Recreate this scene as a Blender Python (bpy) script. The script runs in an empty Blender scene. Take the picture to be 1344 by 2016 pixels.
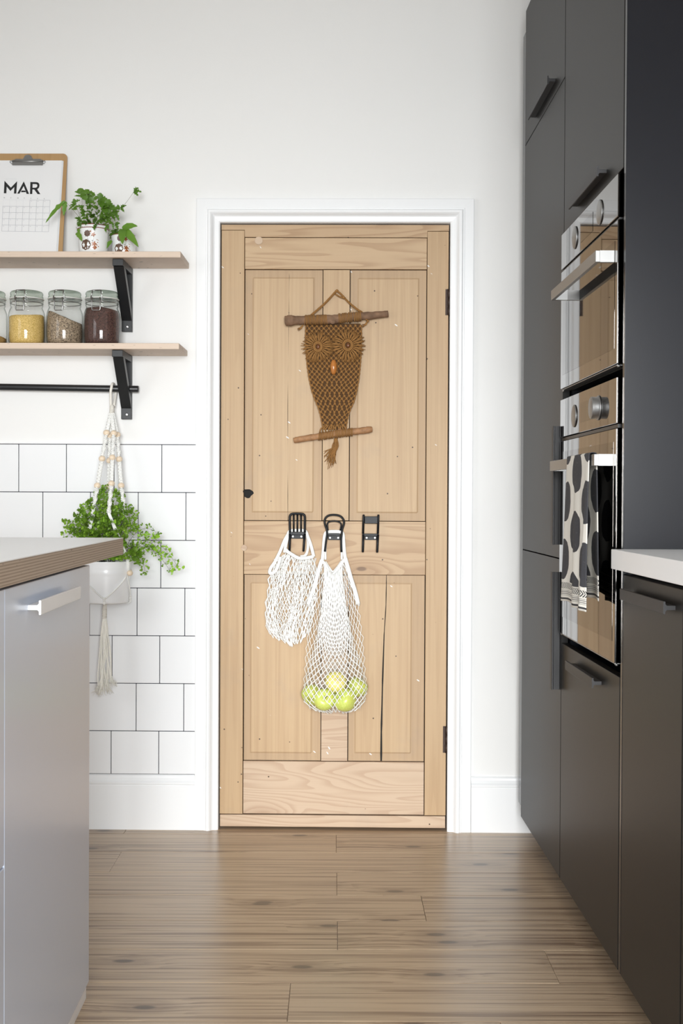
import bpy, bmesh, math, random
from math import sin, cos, pi, radians, sqrt, atan2, exp
from mathutils import Vector, Matrix

# ------------------------------------------------------------------ camera, light, exposure
S = bpy.context.scene
COL = S.collection
FOC, YAW, PIT, ROLL, PX, PY, EYE, ANG = 2408.42, .01667, -.01222, .00466, 672., 1012.25, 1.02722, .03126
YW = 3.788            # plane of the back wall; the kitchen units stand turned by ANG from it

def basis(yaw):
    f = Vector((sin(yaw)*cos(PIT), cos(yaw)*cos(PIT), sin(PIT)))
    r = Vector((cos(yaw), -sin(yaw), 0)); u = r.cross(f)
    return r*cos(ROLL)+u*sin(ROLL), u*cos(ROLL)-r*sin(ROLL), f
CR, CU, CF = basis(YAW-ANG)
cam_d = bpy.data.cameras.new('camera'); cam = bpy.data.objects.new('camera', cam_d); COL.objects.link(cam)
cam_d.sensor_fit = 'HORIZONTAL'; cam_d.sensor_width = 36; cam_d.lens = FOC/1344*36
cam_d.shift_y = (PY-1008)/1344; cam_d.clip_start = .05
cam.matrix_world = Matrix(((CR.x, CU.x, -CF.x, 0), (CR.y, CU.y, -CF.y, 0), (CR.z, CU.z, -CF.z, EYE), (0, 0, 0, 1)))
S.camera = cam

w = bpy.data.worlds.new('sky'); S.world = w; w.use_nodes = True
w.node_tree.nodes['Background'].inputs[0].default_value = (.85, .92, 1, 1)
w.node_tree.nodes['Background'].inputs[1].default_value = 1.2

def daylight(name, loc, size, power, color, aim, spread=150):
    """soft daylight standing outside a window and coming down through it from the sky"""
    l = bpy.data.lights.new(name, 'AREA'); l.shape = 'RECTANGLE'; l.size, l.size_y = size
    l.energy = power; l.color = color; l.spread = radians(spread)
    o = bpy.data.objects.new(name, l); COL.objects.link(o); o.location = loc
    o.rotation_euler = (Vector(aim)-Vector(loc)).to_track_quat('-Z', 'Y').to_euler()
    return o
daylight('daylight_garden_doors', (.2, -2.95, 1.2), (2.2, 2.1), 124, (.96, .98, 1), (-.05, 3.6, -.6), 72)
daylight('daylight_side_window', (-2.75, .95, 1.6), (1.6, 1.2), 17, (.95, .975, 1), (.6, 2.4, .0), 110)
S.view_settings.view_transform = 'Standard'; S.view_settings.look = 'None'
S.view_settings.gamma = 1; S.view_settings.use_curve_mapping = False
S.view_settings.exposure = 0.0
S.cycles.use_denoising = True; S.cycles.max_bounces = 10; S.cycles.transparent_max_bounces = 24
S.cycles.sample_clamp_indirect = 6; S.cycles.caustics_reflective = False; S.cycles.caustics_refractive = False

# ------------------------------------------------------------------ measuring: photograph -> metres on a known plane
def _ray(u, v, yaw):
    r, up, f = basis(yaw)
    return f + r*((u-PX)/FOC) - up*((v-PY)/FOC)
def at_y(u, v, Y):                       # room frame, plane parallel to the back wall
    d = _ray(u, v, YAW-ANG); t = Y/d.y; return Vector((d.x*t, Y, EYE+d.z*t))
def on_wall(u, v, off=0.): return at_y(u, v, YW-off)
def at_x(u, v, X):                       # kitchen frame, plane of the cabinet fronts
    d = _ray(u, v, YAW); t = X/d.x; return Vector((X, d.y*t, EYE+d.z*t))
KIT = Matrix.Rotation(ANG, 4, 'Z')       # kitchen frame -> room frame

# ------------------------------------------------------------------ mesh building
class B:
    def __init__(s): s.v = []; s.f = []; s.sm = []; s.mi = []; s.cur = 0
    def add(s, vs, fs, smooth=False):
        n = len(s.v); s.v += [tuple(p) for p in vs]
        for f in fs: s.f.append(tuple(i+n for i in f)); s.sm.append(smooth); s.mi.append(s.cur)
        return s
    def box(s, x0, x1, y0, y1, z0, z1, bev=0., seg=2, smooth=False):
        if bev <= 0:
            return s.add([(x0,y0,z0),(x1,y0,z0),(x1,y1,z0),(x0,y1,z0),(x0,y0,z1),(x1,y0,z1),(x1,y1,z1),(x0,y1,z1)],
                [(0,3,2,1),(4,5,6,7),(0,1,5,4),(1,2,6,5),(2,3,7,6),(3,0,4,7)])
        bm = bmesh.new(); bmesh.ops.create_cube(bm, size=1)
        for q in bm.verts: q.co = ((x0+x1)/2+q.co.x*(x1-x0), (y0+y1)/2+q.co.y*(y1-y0), (z0+z1)/2+q.co.z*(z1-z0))
        bmesh.ops.bevel(bm, geom=bm.edges[:], offset=bev, segments=seg, affect='EDGES', profile=.5)
        bm.verts.index_update()
        s.add([q.co[:] for q in bm.verts], [[q.index for q in f.verts] for f in bm.faces], smooth); bm.free(); return s
    def prism(s, poly, lo, hi, axis='y', smooth=False):
        """poly: 2-D outline; axis y: (x,z), axis x: (y,z), axis z: (x,y)"""
        mk = {'y': lambda p, a: (p[0], a, p[1]), 'x': lambda p, a: (a, p[0], p[1]), 'z': lambda p, a: (p[0], p[1], a)}[axis]
        n = len(poly); ar = sum(poly[i][0]*poly[(i+1) % n][1]-poly[(i+1) % n][0]*poly[i][1] for i in range(n))
        if (ar > 0) != (axis != 'y'): poly = poly[::-1]
        vs = [mk(p, lo) for p in poly]+[mk(p, hi) for p in poly]
        fs = [tuple(range(n))[::-1], tuple(range(n, 2*n))]+[(i, (i+1) % n, n+(i+1) % n, n+i) for i in range(n)]
        return s.add(vs, fs, smooth)
    def tube(s, path, rad, seg=8, flat=None, closed=False, caps=True, smooth=True, up=None):
        """path of points; rad number or list; flat=(a,b) scales the section; up fixes its second axis"""
        P = [Vector(p) for p in path]; n = len(P)
        R = rad if isinstance(rad, (list, tuple)) else [rad]*n
        vs = []; nrm = None
        for i in range(n):
            t = (P[(i+1) % n]-P[i-1]) if closed else (P[min(i+1, n-1)]-P[max(i-1, 0)])
            if t.length < 1e-9: t = Vector((0, 0, 1))
            t.normalize()
            if up is not None: a = t.cross(Vector(up))
            elif nrm is None: a = t.cross(Vector((0, 0, 1)) if abs(t.z) < .9 else Vector((0, 1, 0)))
            else: a = nrm - t*nrm.dot(t)
            if a.length < 1e-6: a = t.orthogonal()
            a.normalize(); nrm = a; b = t.cross(a)
            fa, fb = flat or (1, 1)
            for k in range(seg):
                q = 2*pi*k/seg; vs.append(P[i]+a*(cos(q)*R[i]*fa)+b*(sin(q)*R[i]*fb))
        fs = []
        for i in range(n if closed else n-1):
            j = (i+1) % n
            for k in range(seg):
                l = (k+1) % seg; fs.append((i*seg+k, i*seg+l, j*seg+l, j*seg+k))
        if caps and not closed: fs += [tuple(range(seg))[::-1], tuple((n-1)*seg+k for k in range(seg))]
        return s.add(vs, fs, smooth)
    def lathe(s, prof, c=(0, 0, 0), seg=32, smooth=True, axis='z', fn=None):
        """prof (r, h) from bottom to top; fn(angle,r,h)->h lets the height vary"""
        vs = []; fs = []; rows = []
        for r, h in prof:
            if r < 1e-6: rows.append([len(vs)]); vs.append((0, 0, h))
            else:
                rows.append(list(range(len(vs), len(vs)+seg)))
                for k in range(seg):
                    q = 2*pi*k/seg; vs.append((r*cos(q), r*sin(q), fn(q, r, h) if fn else h))
        for a, b in zip(rows, rows[1:]):
            for k in range(seg):
                l = (k+1) % seg
                if len(a) == 1 and len(b) == 1: break
                if len(a) == 1: fs.append((a[0], b[l], b[k]))
                elif len(b) == 1: fs.append((a[k], a[l], b[0]))
                else: fs.append((a[k], a[l], b[l], b[k]))
        for a, flip in ((rows[0], True), (rows[-1], False)):
            if len(a) > 1 and prof[0] != prof[-1]: fs.append(tuple(a[::-1] if flip else a))
        cx, cy, cz = c
        m = {'z': lambda p: (p[0]+cx, p[1]+cy, p[2]+cz), 'x': lambda p: (p[2]+cx, p[0]+cy, p[1]+cz), 'y': lambda p: (p[1]+cx, p[2]+cy, p[0]+cz)}[axis]
        return s.add([m(p) for p in vs], fs, smooth)
    def ball(s, c, r, seg=10, rings=6, rot=None):
        rx, ry, rz = r if isinstance(r, (tuple, list)) else (r, r, r)
        vs = [Vector((0, 0, -rz))]
        for i in range(1, rings):
            t = -pi/2+pi*i/rings
            for k in range(seg): q = 2*pi*k/seg; vs.append(Vector((rx*cos(t)*cos(q), ry*cos(t)*sin(q), rz*sin(t))))
        vs.append(Vector((0, 0, rz))); top = len(vs)-1; fs = []
        for k in range(seg):
            l = (k+1) % seg; fs.append((0, 1+l, 1+k)); fs.append((1+(rings-2)*seg+k, 1+(rings-2)*seg+l, top))
            for i in range(rings-2): a = 1+i*seg; b = a+seg; fs.append((a+k, a+l, b+l, b+k))
        c = Vector(c)
        if rot: vs = [rot @ p for p in vs]
        return s.add([p+c for p in vs], fs, True)
    def sweep2(s, prof_lo, prof_hi, smooth=False):
        """loft between two equal-length outlines of 3-D points, capped"""
        n = len(prof_lo)
        return s.add(list(prof_lo)+list(prof_hi), [tuple(range(n))[::-1], tuple(range(n, 2*n))]+[(i, (i+1) % n, n+(i+1) % n, n+i) for i in range(n)], smooth)

ORG = {}
def link(name, b, mats, parent=None, loc=None, kit=False, uv=None, fix=True):
    """one mesh object; b is in room (or kitchen) coordinates, the object's origin is put at loc or at its thing's base"""
    if parent is not None: org, kit = ORG[parent.name]
    else: org = Vector(loc if loc is not None else (0, 0, 0))
    me = bpy.data.meshes.new(name)
    me.from_pydata([(v[0]-org.x, v[1]-org.y, v[2]-org.z) for v in b.v], [], b.f)
    me.polygons.foreach_set('use_smooth', b.sm)
    if not isinstance(mats, (list, tuple)): mats = [mats]
    for m in mats: me.materials.append(m)
    if len(mats) > 1: me.polygons.foreach_set('material_index', b.mi)
    if uv is not None:
        L = me.uv_layers.new(name='UVMap')
        L.data.foreach_set('uv', [c for lp in me.loops for c in uv[lp.vertex_index]])
    me.validate(); me.update()
    if fix:
        bm = bmesh.new(); bm.from_mesh(me); bmesh.ops.recalc_face_normals(bm, faces=bm.faces[:]); bm.to_mesh(me); bm.free()
    o = bpy.data.objects.new(name, me); COL.objects.link(o)
    if parent is not None: o.parent = parent
    else: _place(o, org, kit)
    ORG[o.name] = (org, kit); return o
def _place(o, org, kit):
    if kit: o.location = KIT @ org; o.rotation_euler = (0, 0, ANG)
    else: o.location = org
def tag(o, label, cat, group=None, kind=None):
    o['label'] = label; o['category'] = cat
    if group: o['group'] = group
    if kind: o['kind'] = kind
    return o
def thing(name, label, cat, loc, kit=False, group=None):
    o = bpy.data.objects.new(name, None); COL.objects.link(o); o.empty_display_size = .05
    org = Vector(loc); _place(o, org, kit); ORG[o.name] = (org, kit)
    return tag(o, label, cat, group)
def struct(name, b, m, label=None, **k):
    o = link(name, b, m, **k); o['kind'] = 'structure'
    if label: o['label'] = label
    return o
def stuff(o): o['kind'] = 'stuff'; return o
def labelled(o, t): o['label'] = t; return o
def bez(p0, p1, p2, p3, n=10):
    p0, p1, p2, p3 = map(Vector, (p0, p1, p2, p3)); out = []
    for i in range(n+1):
        t = i/n; a = 1-t; out.append(p0*a**3+p1*(3*a*a*t)+p2*(3*a*t*t)+p3*t**3)
    return out
def spline(pts, n=6):
    P = [Vector(p) for p in pts]; P = [P[0]*2-P[1]]+P+[P[-1]*2-P[-2]]; out = []
    for i in range(1, len(P)-2):
        for k in range(n):
            t = k/n; a, b, c, d = P[i-1:i+3]
            out.append(.5*((2*b)+(c-a)*t+(2*a-5*b+4*c-d)*t*t+(3*b-a-3*c+d)*t**3))
    return out+[P[-2]]

# ------------------------------------------------------------------ materials
class N:
    def __init__(s, name):
        s.m = bpy.data.materials.new(name); s.m.use_nodes = True; s.t = s.m.node_tree; s.t.nodes.clear()
        s.out = s.n('ShaderNodeOutputMaterial')
    def n(s, typ, **k):
        o = s.t.nodes.new(typ)
        for a, b in k.items(): setattr(o, a, b)
        return o
    def l(s, a, b): s.t.links.new(a, b); return s
    def set(s, sock, val):
        if hasattr(val, 'is_output'): s.l(val, sock)
        else: sock.default_value = (*val, 1) if isinstance(val, (tuple, list)) and len(val) == 3 and sock.type == 'RGBA' else val
    def math(s, op, a, b=0., c=0.):
        o = s.n('ShaderNodeMath', operation=op)
        for i, x in enumerate((a, b, c)): s.set(o.inputs[i], x)
        return o.outputs[0]
    def mix(s, fac, a, b, typ='MIX'):
        o = s.n('ShaderNodeMix', data_type='RGBA', blend_type=typ); o.clamp_factor = True
        s.set(o.inputs[0], fac); s.set(o.inputs[6], a); s.set(o.inputs[7], b); return o.outputs[2]
    def ramp(s, fac, stops, interp='LINEAR'):
        o = s.n('ShaderNodeValToRGB'); e = o.color_ramp; e.interpolation = interp
        while len(e.elements) < len(stops): e.elements.new(.5)
        for el, (p, c) in zip(e.elements, stops): el.position = p; el.color = (*c, 1) if len(c) == 3 else c
        s.set(o.inputs[0], fac); return o.outputs[0]
    def step(s, x, lo, hi):
        o = s.n('ShaderNodeMapRange', interpolation_type='SMOOTHSTEP'); s.set(o.inputs[0], x)
        o.inputs[1].default_value = lo; o.inputs[2].default_value = hi; return o.outputs[0]
    def obj(s): return s.n('ShaderNodeTexCoord').outputs['Object']
    def uv(s): return s.n('ShaderNodeTexCoord').outputs['UV']
    def rnd(s): return s.n('ShaderNodeObjectInfo').outputs['Random']
    def map(s, v, scale=(1, 1, 1), loc=(0, 0, 0)):
        o = s.n('ShaderNodeMapping'); s.l(v, o.inputs[0]); o.inputs['Scale'].default_value = scale; s.set(o.inputs['Location'], loc); return o.outputs[0]
    def noise(s, v, scale, detail=2., rough=.5, dist=0.):
        o = s.n('ShaderNodeTexNoise'); s.l(v, o.inputs['Vector']); o.inputs['Scale'].default_value = scale
        o.inputs['Detail'].default_value = detail; o.inputs['Roughness'].default_value = rough; o.inputs['Distortion'].default_value = dist; return o.outputs[0]
    def vor(s, v, scale, out='Distance', feat='F1', rnd=1.):
        o = s.n('ShaderNodeTexVoronoi', feature=feat); s.l(v, o.inputs['Vector']); o.inputs['Scale'].default_value = scale
        o.inputs['Randomness'].default_value = rnd; return o.outputs[out]
    def sep(s, v): o = s.n('ShaderNodeSeparateXYZ'); s.l(v, o.inputs[0]); return o.outputs
    def comb(s, x, y, z):
        o = s.n('ShaderNodeCombineXYZ')
        for i, a in enumerate((x, y, z)): s.set(o.inputs[i], a)
        return o.outputs[0]
    def bump(s, h, strength, dist=.001):
        o = s.n('ShaderNodeBump'); o.inputs['Strength'].default_value = strength; o.inputs['Distance'].default_value = dist; s.l(h, o.inputs['Height']); return o.outputs[0]
    def pbr(s, col, rough=.5, metal=0., spec=.5, nrm=None, coat=0., **k):
        o = s.n('ShaderNodeBsdfPrincipled'); s.set(o.inputs['Base Color'], col); s.set(o.inputs['Roughness'], rough)
        s.set(o.inputs['Metallic'], metal); s.set(o.inputs['Specular IOR Level'], spec)
        if coat: o.inputs['Coat Weight'].default_value = coat; o.inputs['Coat Roughness'].default_value = .08
        if nrm: s.l(nrm, o.inputs['Normal'])
        for a, b in k.items(): s.set(o.inputs[a.replace('_', ' ')], b)
        s.l(o.outputs[0], s.out.inputs[0]); return s.m

def plain(name, col, rough=.5, metal=0., spec=.5, var=.06, scale=40., bump=0., bscale=300., **k):
    n = N(name); o = n.obj(); f = n.noise(o, scale, 3)
    c = n.mix(f, [x*(1-var) for x in col], [min(1, x*(1+var)) for x in col])
    nr = n.bump(n.noise(o, bscale, 2), bump) if bump else None
    return n.pbr(c, rough, metal, spec, nr, **k)

def wood(name, light, dark, axis, rings=14., ring_amt=.5, rough=.55, knots=.25, knot_col=(.12, .06, .03), flecks=0., stain=0., across=9., along=.9, fibre=.3, spec=.4, kn=.065, streak=0.):
    """sawn softwood: contour-line growth rings in a stretched noise, fibres, knots, optional paint flecks. axis = grain direction"""
    n = N(name); o = n.obj(); r = n.rnd(); x, y, z = n.sep(o)[:3]
    a, b = (x, z) if axis == 'x' else (z, x)
    if axis == 'floor': a, b = x, y
    off = n.math('MULTIPLY', r, 37.); off2 = n.math('MULTIPLY', r, 91.)
    ka = n.math('ADD', a, off); kb = n.math('ADD', b, off2)
    kv = n.comb(n.math('MULTIPLY', ka, 3.2), n.math('MULTIPLY', kb, 7.5), r)
    vo = n.n('ShaderNodeTexVoronoi', voronoi_dimensions='2D'); n.l(kv, vo.inputs['Vector']); vo.inputs['Scale'].default_value = 1.
    pick = n.math('LESS_THAN', n.sep(vo.outputs['Color'])[0], knots)
    d = vo.outputs['Distance']
    bulge = n.math('MULTIPLY', n.math('MULTIPLY', n.step(d, .5, 0.), pick), .22)
    g = n.noise(n.comb(n.math('MULTIPLY', ka, along), n.math('MULTIPLY', kb, across), 0.), 1., 2.5, .45, .3)
    g = n.math('ADD', g, bulge)
    fr = n.math('FRACT', n.math('MULTIPLY', g, rings))
    line = n.math('MULTIPLY', n.step(fr, .35, .9), n.step(fr, 1., .93))
    fib = n.noise(n.comb(n.math('MULTIPLY', ka, 6.), n.math('MULTIPLY', kb, 420.), 0.), 1., 3, .6)
    blotch = n.noise(n.comb(n.math('MULTIPLY', ka, 2.2), n.math('MULTIPLY', kb, 12.), 3.), 1., 2)
    t = n.math('ADD', n.math('MULTIPLY', line, ring_amt), n.math('MULTIPLY', n.math('SUBTRACT', fib, .5), fibre))
    if streak:
        sk = n.noise(n.comb(n.math('MULTIPLY', ka, 1.1), n.math('MULTIPLY', n.math('ADD', kb, n.math('MULTIPLY', bulge, .05)), 75.), 7.), 1., 3, .65)
        t = n.math('ADD', t, n.math('MULTIPLY', n.math('SUBTRACT', n.step(sk, .40, .68), .35), streak))
    t = n.math('ADD', t, n.math('MULTIPLY', n.math('SUBTRACT', blotch, .5), .35))
    t = n.math('ADD', t, n.math('MULTIPLY', n.math('SUBTRACT', r, .5), .22))
    c = n.mix(n.math('ADD', t, .18), light, dark)
    core = n.math('MULTIPLY', n.step(d, kn, kn*.5), pick); halo = n.math('MULTIPLY', n.step(d, .34, .1), pick)
    c = n.mix(n.math('MULTIPLY', halo, .45), c, dark); c = n.mix(n.math('MULTIPLY', core, .75), c, knot_col)
    if stain:
        st = n.noise(n.comb(a, b, 5.), 5., 4, .6); c = n.mix(n.math('MULTIPLY', n.step(st, .56, .75), stain), c, (.25, .22, .2))
    if flecks:
        q = n.math('ADD', a, n.math('MULTIPLY', b, .7)); q2 = n.math('SUBTRACT', n.math('MULTIPLY', b, 1.), n.math('MULTIPLY', a, .7))
        fv = n.n('ShaderNodeTexVoronoi'); n.l(n.comb(n.math('MULTIPLY', q2, 20.), n.math('MULTIPLY', q, 60.), r), fv.inputs['Vector']); fv.inputs['Scale'].default_value = 1
        fm = n.math('MULTIPLY', n.math('LESS_THAN', n.sep(fv.outputs['Color'])[1], flecks), n.step(fv.outputs['Distance'], .16, .1))
        c = n.mix(fm, c, (.8, .78, .75))
        hv = n.n('ShaderNodeTexVoronoi'); n.l(n.comb(n.math('MULTIPLY', ka, 22.), n.math('MULTIPLY', kb, 22.), 0.), hv.inputs['Vector']); hv.inputs['Scale'].default_value = 1
        hm = n.math('MULTIPLY', n.math('LESS_THAN', n.sep(hv.outputs['Color'])[2], .08), n.step(hv.outputs['Distance'], .06, .04))
        c = n.mix(hm, c, (.06, .03, .015))
    nr = n.bump(n.math('ADD', n.math('MULTIPLY', line, .5), fib), .18, .0006)
    rg = n.math('ADD', rough, n.math('MULTIPLY', fib, .12)) if rough < .5 else rough
    return n.pbr(c, rg, 0, spec, nr)

def thin_glass(name, tint, edge, ior=1.5):
    n = N(name); fr = n.n('ShaderNodeFresnel'); n.l(n.math('ADD', ior, n.math('MULTIPLY', n.n('ShaderNodeNewGeometry').outputs['Backfacing'], 1/ior-ior)), fr.inputs[0])
    lw = n.n('ShaderNodeLayerWeight'); lw.inputs[0].default_value = .5
    tr = n.n('ShaderNodeBsdfTransparent'); n.l(n.mix(n.step(lw.outputs['Facing'], .55, .98), tint, edge), tr.inputs[0])
    gl = n.n('ShaderNodeBsdfGlossy'); gl.inputs['Roughness'].default_value = .03
    mx = n.n('ShaderNodeMixShader'); n.l(fr.outputs[0], mx.inputs[0]); n.l(tr.outputs[0], mx.inputs[1]); n.l(gl.outputs[0], mx.inputs[2])
    n.l(mx.outputs[0], n.out.inputs[0]); return n.m

M = {}
M['wall'] = plain('painted plaster', (.84, .833, .822), .75, var=.012, scale=3, bump=.12, bscale=260)
M['ceiling'] = plain('ceiling paint', (.8, .8, .79), .8, var=.01)
M['gloss_white'] = plain('white satin woodwork', (.86, .865, .875), .32, var=.012, scale=8, bump=.05, bscale=90)
M['tile'] = plain('white glazed tile', (.86, .865, .88), .09, var=.008, scale=6, bump=.03, bscale=25)
M['grout'] = plain('dark navy grout', (.022, .025, .04), .8)
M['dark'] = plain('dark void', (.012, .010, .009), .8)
M['pine_z'] = wood('stripped pine, upright grain', (.535, .372, .215), (.37, .225, .115), 'z', 9, .16, .5, .03, flecks=.03, stain=.15, across=16, along=.35, streak=.22)
M['pine_x'] = wood('stripped pine, level grain', (.55, .385, .23), (.35, .205, .105), 'x', 13, .45, .5, .04, flecks=.02, stain=.1)
M['pine_pale'] = wood('scrubbed pale pine, level grain', (.575, .43, .305), (.40, .255, .165), 'x', 20, .42, .55, .1, flecks=.03, stain=.12)
M['pine_edge'] = wood('stripped pine, greyer margin', (.485, .335, .20), (.35, .225, .13), 'z', 9, .14, .55, .03, flecks=.04, stain=.2, across=16, along=.35, streak=.22)
M['plank'] = wood('oiled floorboard print', (.50, .37, .25), (.22, .145, .095), 'floor', 9, .30, .24, .5, (.075, .058, .048), fibre=.7, across=22, along=.45, spec=.5, kn=.095, streak=1.05)
M['anthracite'] = plain('anthracite foil front', (.013, .0118, .0108), .40, var=.05, scale=3, bump=.03, bscale=900, spec=.21)
M['anthracite_panel'] = plain('anthracite side panel', (.0065, .0075, .0115), .23, var=.04, scale=3, spec=.42)
M['handle_dark'] = plain('graphite anodised metal', (.020, .019, .021), .5, 0, .5, var=.03)
M['light_grey_front'] = plain('pale grey lacquer front', (.56, .625, .755), .24, var=.01, scale=3)
M['white_metal'] = plain('white powder coat', (.90, .90, .915), .35, var=.01)
M['white_top'] = plain('white laminate', (.90, .90, .905), .3, var=.01)
M['black_metal'] = plain('black cast metal', (.007, .008, .010), .42, 0, .22, var=.1, bump=.1, bscale=500)
M['black_wood'] = plain('black painted wood', (.012, .013, .015), .38, var=.15, scale=20, bump=.1, bscale=120)
M['steel'] = plain('brushed steel', (.33, .328, .325), .42, 1, var=.04, scale=120)
M['screw'] = plain('zinc screw', (.7, .7, .7), .35, 1)
M['oven_mirror'] = plain('mirror tinted oven glass', (.165, .155, .148), .025, 1, var=.005, scale=4)
M['oven_pane'] = plain('darker mirror pane', (.09, .083, .077), .025, 1, var=.005, scale=4)
M['oven_black'] = plain('black oven body', (.012, .012, .013), .4)
M['rust'] = plain('rusted iron', (.055, .035, .028), .6, .5, var=.4, scale=200, bump=.3)
M['twine'] = plain('brown macrame yarn', (.30, .145, .04), .85, var=.22, scale=300, bump=.5, bscale=900)
M['twine_shade'] = plain('brown yarn backing', (.085, .040, .013), .9, var=.2, scale=200)  # yarn brown darkened to paint the shade deep between knots and fringe
M['bark'] = plain('grey brown bark', (.20, .115, .068), .85, var=.75, scale=55, bump=.8, bscale=130)
M['bark_pale'] = plain('peeled stick', (.36, .185, .085), .7, var=.5, scale=90, bump=.5, bscale=150)
M['bead_dark'] = plain('dark varnished bead', (.17, .065, .025), .18, var=.3, scale=60)
M['bead_amber'] = plain('amber varnished bead', (.46, .17, .04), .16, var=.2, scale=60)
M['bead_pale'] = plain('pale wooden bead', (.80, .65, .49), .5, var=.08, scale=60)
M['cotton'] = plain('white cotton string', (.88, .875, .85), .85, var=.04, scale=400, bump=.3, bscale=900)
M['cotton_cream'] = plain('natural cotton rope', (.80, .765, .70), .9, var=.08, scale=300, bump=.5, bscale=800)
M['fringe'] = plain('raw cotton fringe', (.90, .87, .80), .9, var=.12, scale=300)
M['porcelain'] = plain('white glazed pot', (.85, .86, .86), .12, var=.01)
M['terracotta'] = plain('brown pot liner', (.22, .06, .035), .6, var=.15)
M['soil'] = plain('dark soil', (.035, .022, .015), .95, var=.6, scale=300, bump=1., bscale=300)
M['enamel'] = plain('white enamelled pot', (.86, .865, .88), .25, var=.01)
def leafmat(name, a, b, sc=30):
    n = N(name); f = n.noise(n.obj(), sc, 3); r = n.rnd(); c = n.mix(n.math('ADD', n.math('MULTIPLY', f, .7), n.math('MULTIPLY', r, .35)), a, b)
    p = n.n('ShaderNodeBsdfPrincipled'); n.l(c, p.inputs['Base Color']); p.inputs['Roughness'].default_value = .45
    t = n.n('ShaderNodeBsdfTranslucent'); n.l(c, t.inputs[0]); mx = n.n('ShaderNodeMixShader'); mx.inputs[0].default_value = .3
    n.l(p.outputs[0], mx.inputs[1]); n.l(t.outputs[0], mx.inputs[2]); n.l(mx.outputs[0], n.out.inputs[0]); return n.m
M['leaf'] = leafmat('dark fern leaf', (.045, .125, .012), (.15, .29, .03))
M['leaf_big'] = leafmat('glossy green leaflet', (.09, .22, .022), (.21, .38, .05))
M['maiden'] = leafmat('bright maidenhair leaf', (.055, .16, .010), (.28, .46, .045))
M['maiden_young'] = leafmat('young yellow green leaf', (.25, .50, .03), (.42, .66, .08))
M['stem'] = plain('thin brown green stem', (.16, .14, .06), .6)
M['stem_dark'] = plain('wiry black stem', (.04, .025, .015), .5)
M['paper'] = plain('white calendar paper', (.80, .795, .80), .8, var=.006, scale=5)
M['paper_back'] = plain('paper underneath', (.74, .745, .76), .8, var=.006)
M['ink'] = plain('black ink', (.012, .012, .012), .7)
M['ink_grey'] = plain('thin grey ink', (.40, .40, .44), .8)
M['ink_pale'] = plain('pale grey ink', (.68, .68, .70), .8)
M['hardboard'] = wood('light brown hardboard', (.48, .30, .14), (.34, .19, .075), 'z', 8, .2, .45, 0.)
def ply(name, face, layers, pitch, phase=0.):
    n = N(name); o = n.obj(); x, y, z = n.sep(o)[:3]
    wob = n.math('MULTIPLY', n.noise(n.map(o, (3, 3, 40)), 1., 2), pitch*.35)
    fr = n.math('FRACT', n.math('ADD', n.math('DIVIDE', n.math('ADD', z, wob), pitch), phase))
    st = n.step(n.math('ABSOLUTE', n.math('SUBTRACT', fr, .5)), .12, .38)
    fib = n.noise(n.map(o, (16, 16, 900)), 1., 3, .6)
    c = n.mix(n.math('MULTIPLY', st, n.math('ADD', .35, n.math('MULTIPLY', fib, .9))), face, layers)
    c = n.mix(n.math('MULTIPLY', n.step(n.noise(n.map(o, (40, 40, 300)), 1., 1), .72, .76), .8), c, [q*.25 for q in layers])
    g = n.noise(n.map(o, (1.5, 60, 60)), 1., 3); c = n.mix(n.math('MULTIPLY', g, .35), c, [q*.8 for q in face])
    return n.pbr(c, .5)
M['birch_ply'] = ply('birch plywood shelf', (.74, .60, .485), (.52, .38, .28), .0044)
M['ply_edge'] = ply('stacked plywood worktop edge', (.56, .44, .34), (.27, .185, .125), .0046)
M['jar_glass'] = thin_glass('clear jar glass', (.97, .975, .968), (.42, .48, .45))
M['lid_glass'] = thin_glass('green tinged lid glass', (.80, .84, .80), (.34, .42, .36))
M['rubber_white'] = plain('white rubber ring', (.82, .81, .78), .5)
M['wire'] = plain('steel wire', (.36, .355, .35), .25, 1)
def grain(name, a, b, sc):
    n = N(name); o = n.obj(); v = n.vor(o, sc, 'Color'); c = n.mix(n.sep(v)[0], a, b); return n.pbr(c, .8, nrm=n.bump(n.vor(o, sc), .25, .0006))
M['millet'] = grain('yellow millet', (.50, .31, .06), (.86, .62, .24), 620)
M['seed'] = grain('grey brown seeds', (.07, .045, .028), (.50, .38, .26), 430)
M['quinoa'] = grain('dark red quinoa', (.028, .012, .010), (.12, .055, .042), 380)
M['sugar'] = grain('brown grains', (.30, .17, .05), (.50, .32, .12), 420)
M['apple'] = (lambda n: n.pbr(n.mix(n.step(n.noise(n.obj(), 22, 3), .35, .75), n.mix(n.vor(n.obj(), 260), (.75, .78, .25), (.47, .62, .10)), (.62, .64, .13)), .3))(N('green apple skin'))
M['apple_yellow'] = (lambda n: n.pbr(n.mix(n.step(n.noise(n.obj(), 22, 3), .35, .75), (.72, .66, .16), (.80, .68, .27)), .3))(N('yellow apple skin'))
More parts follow.
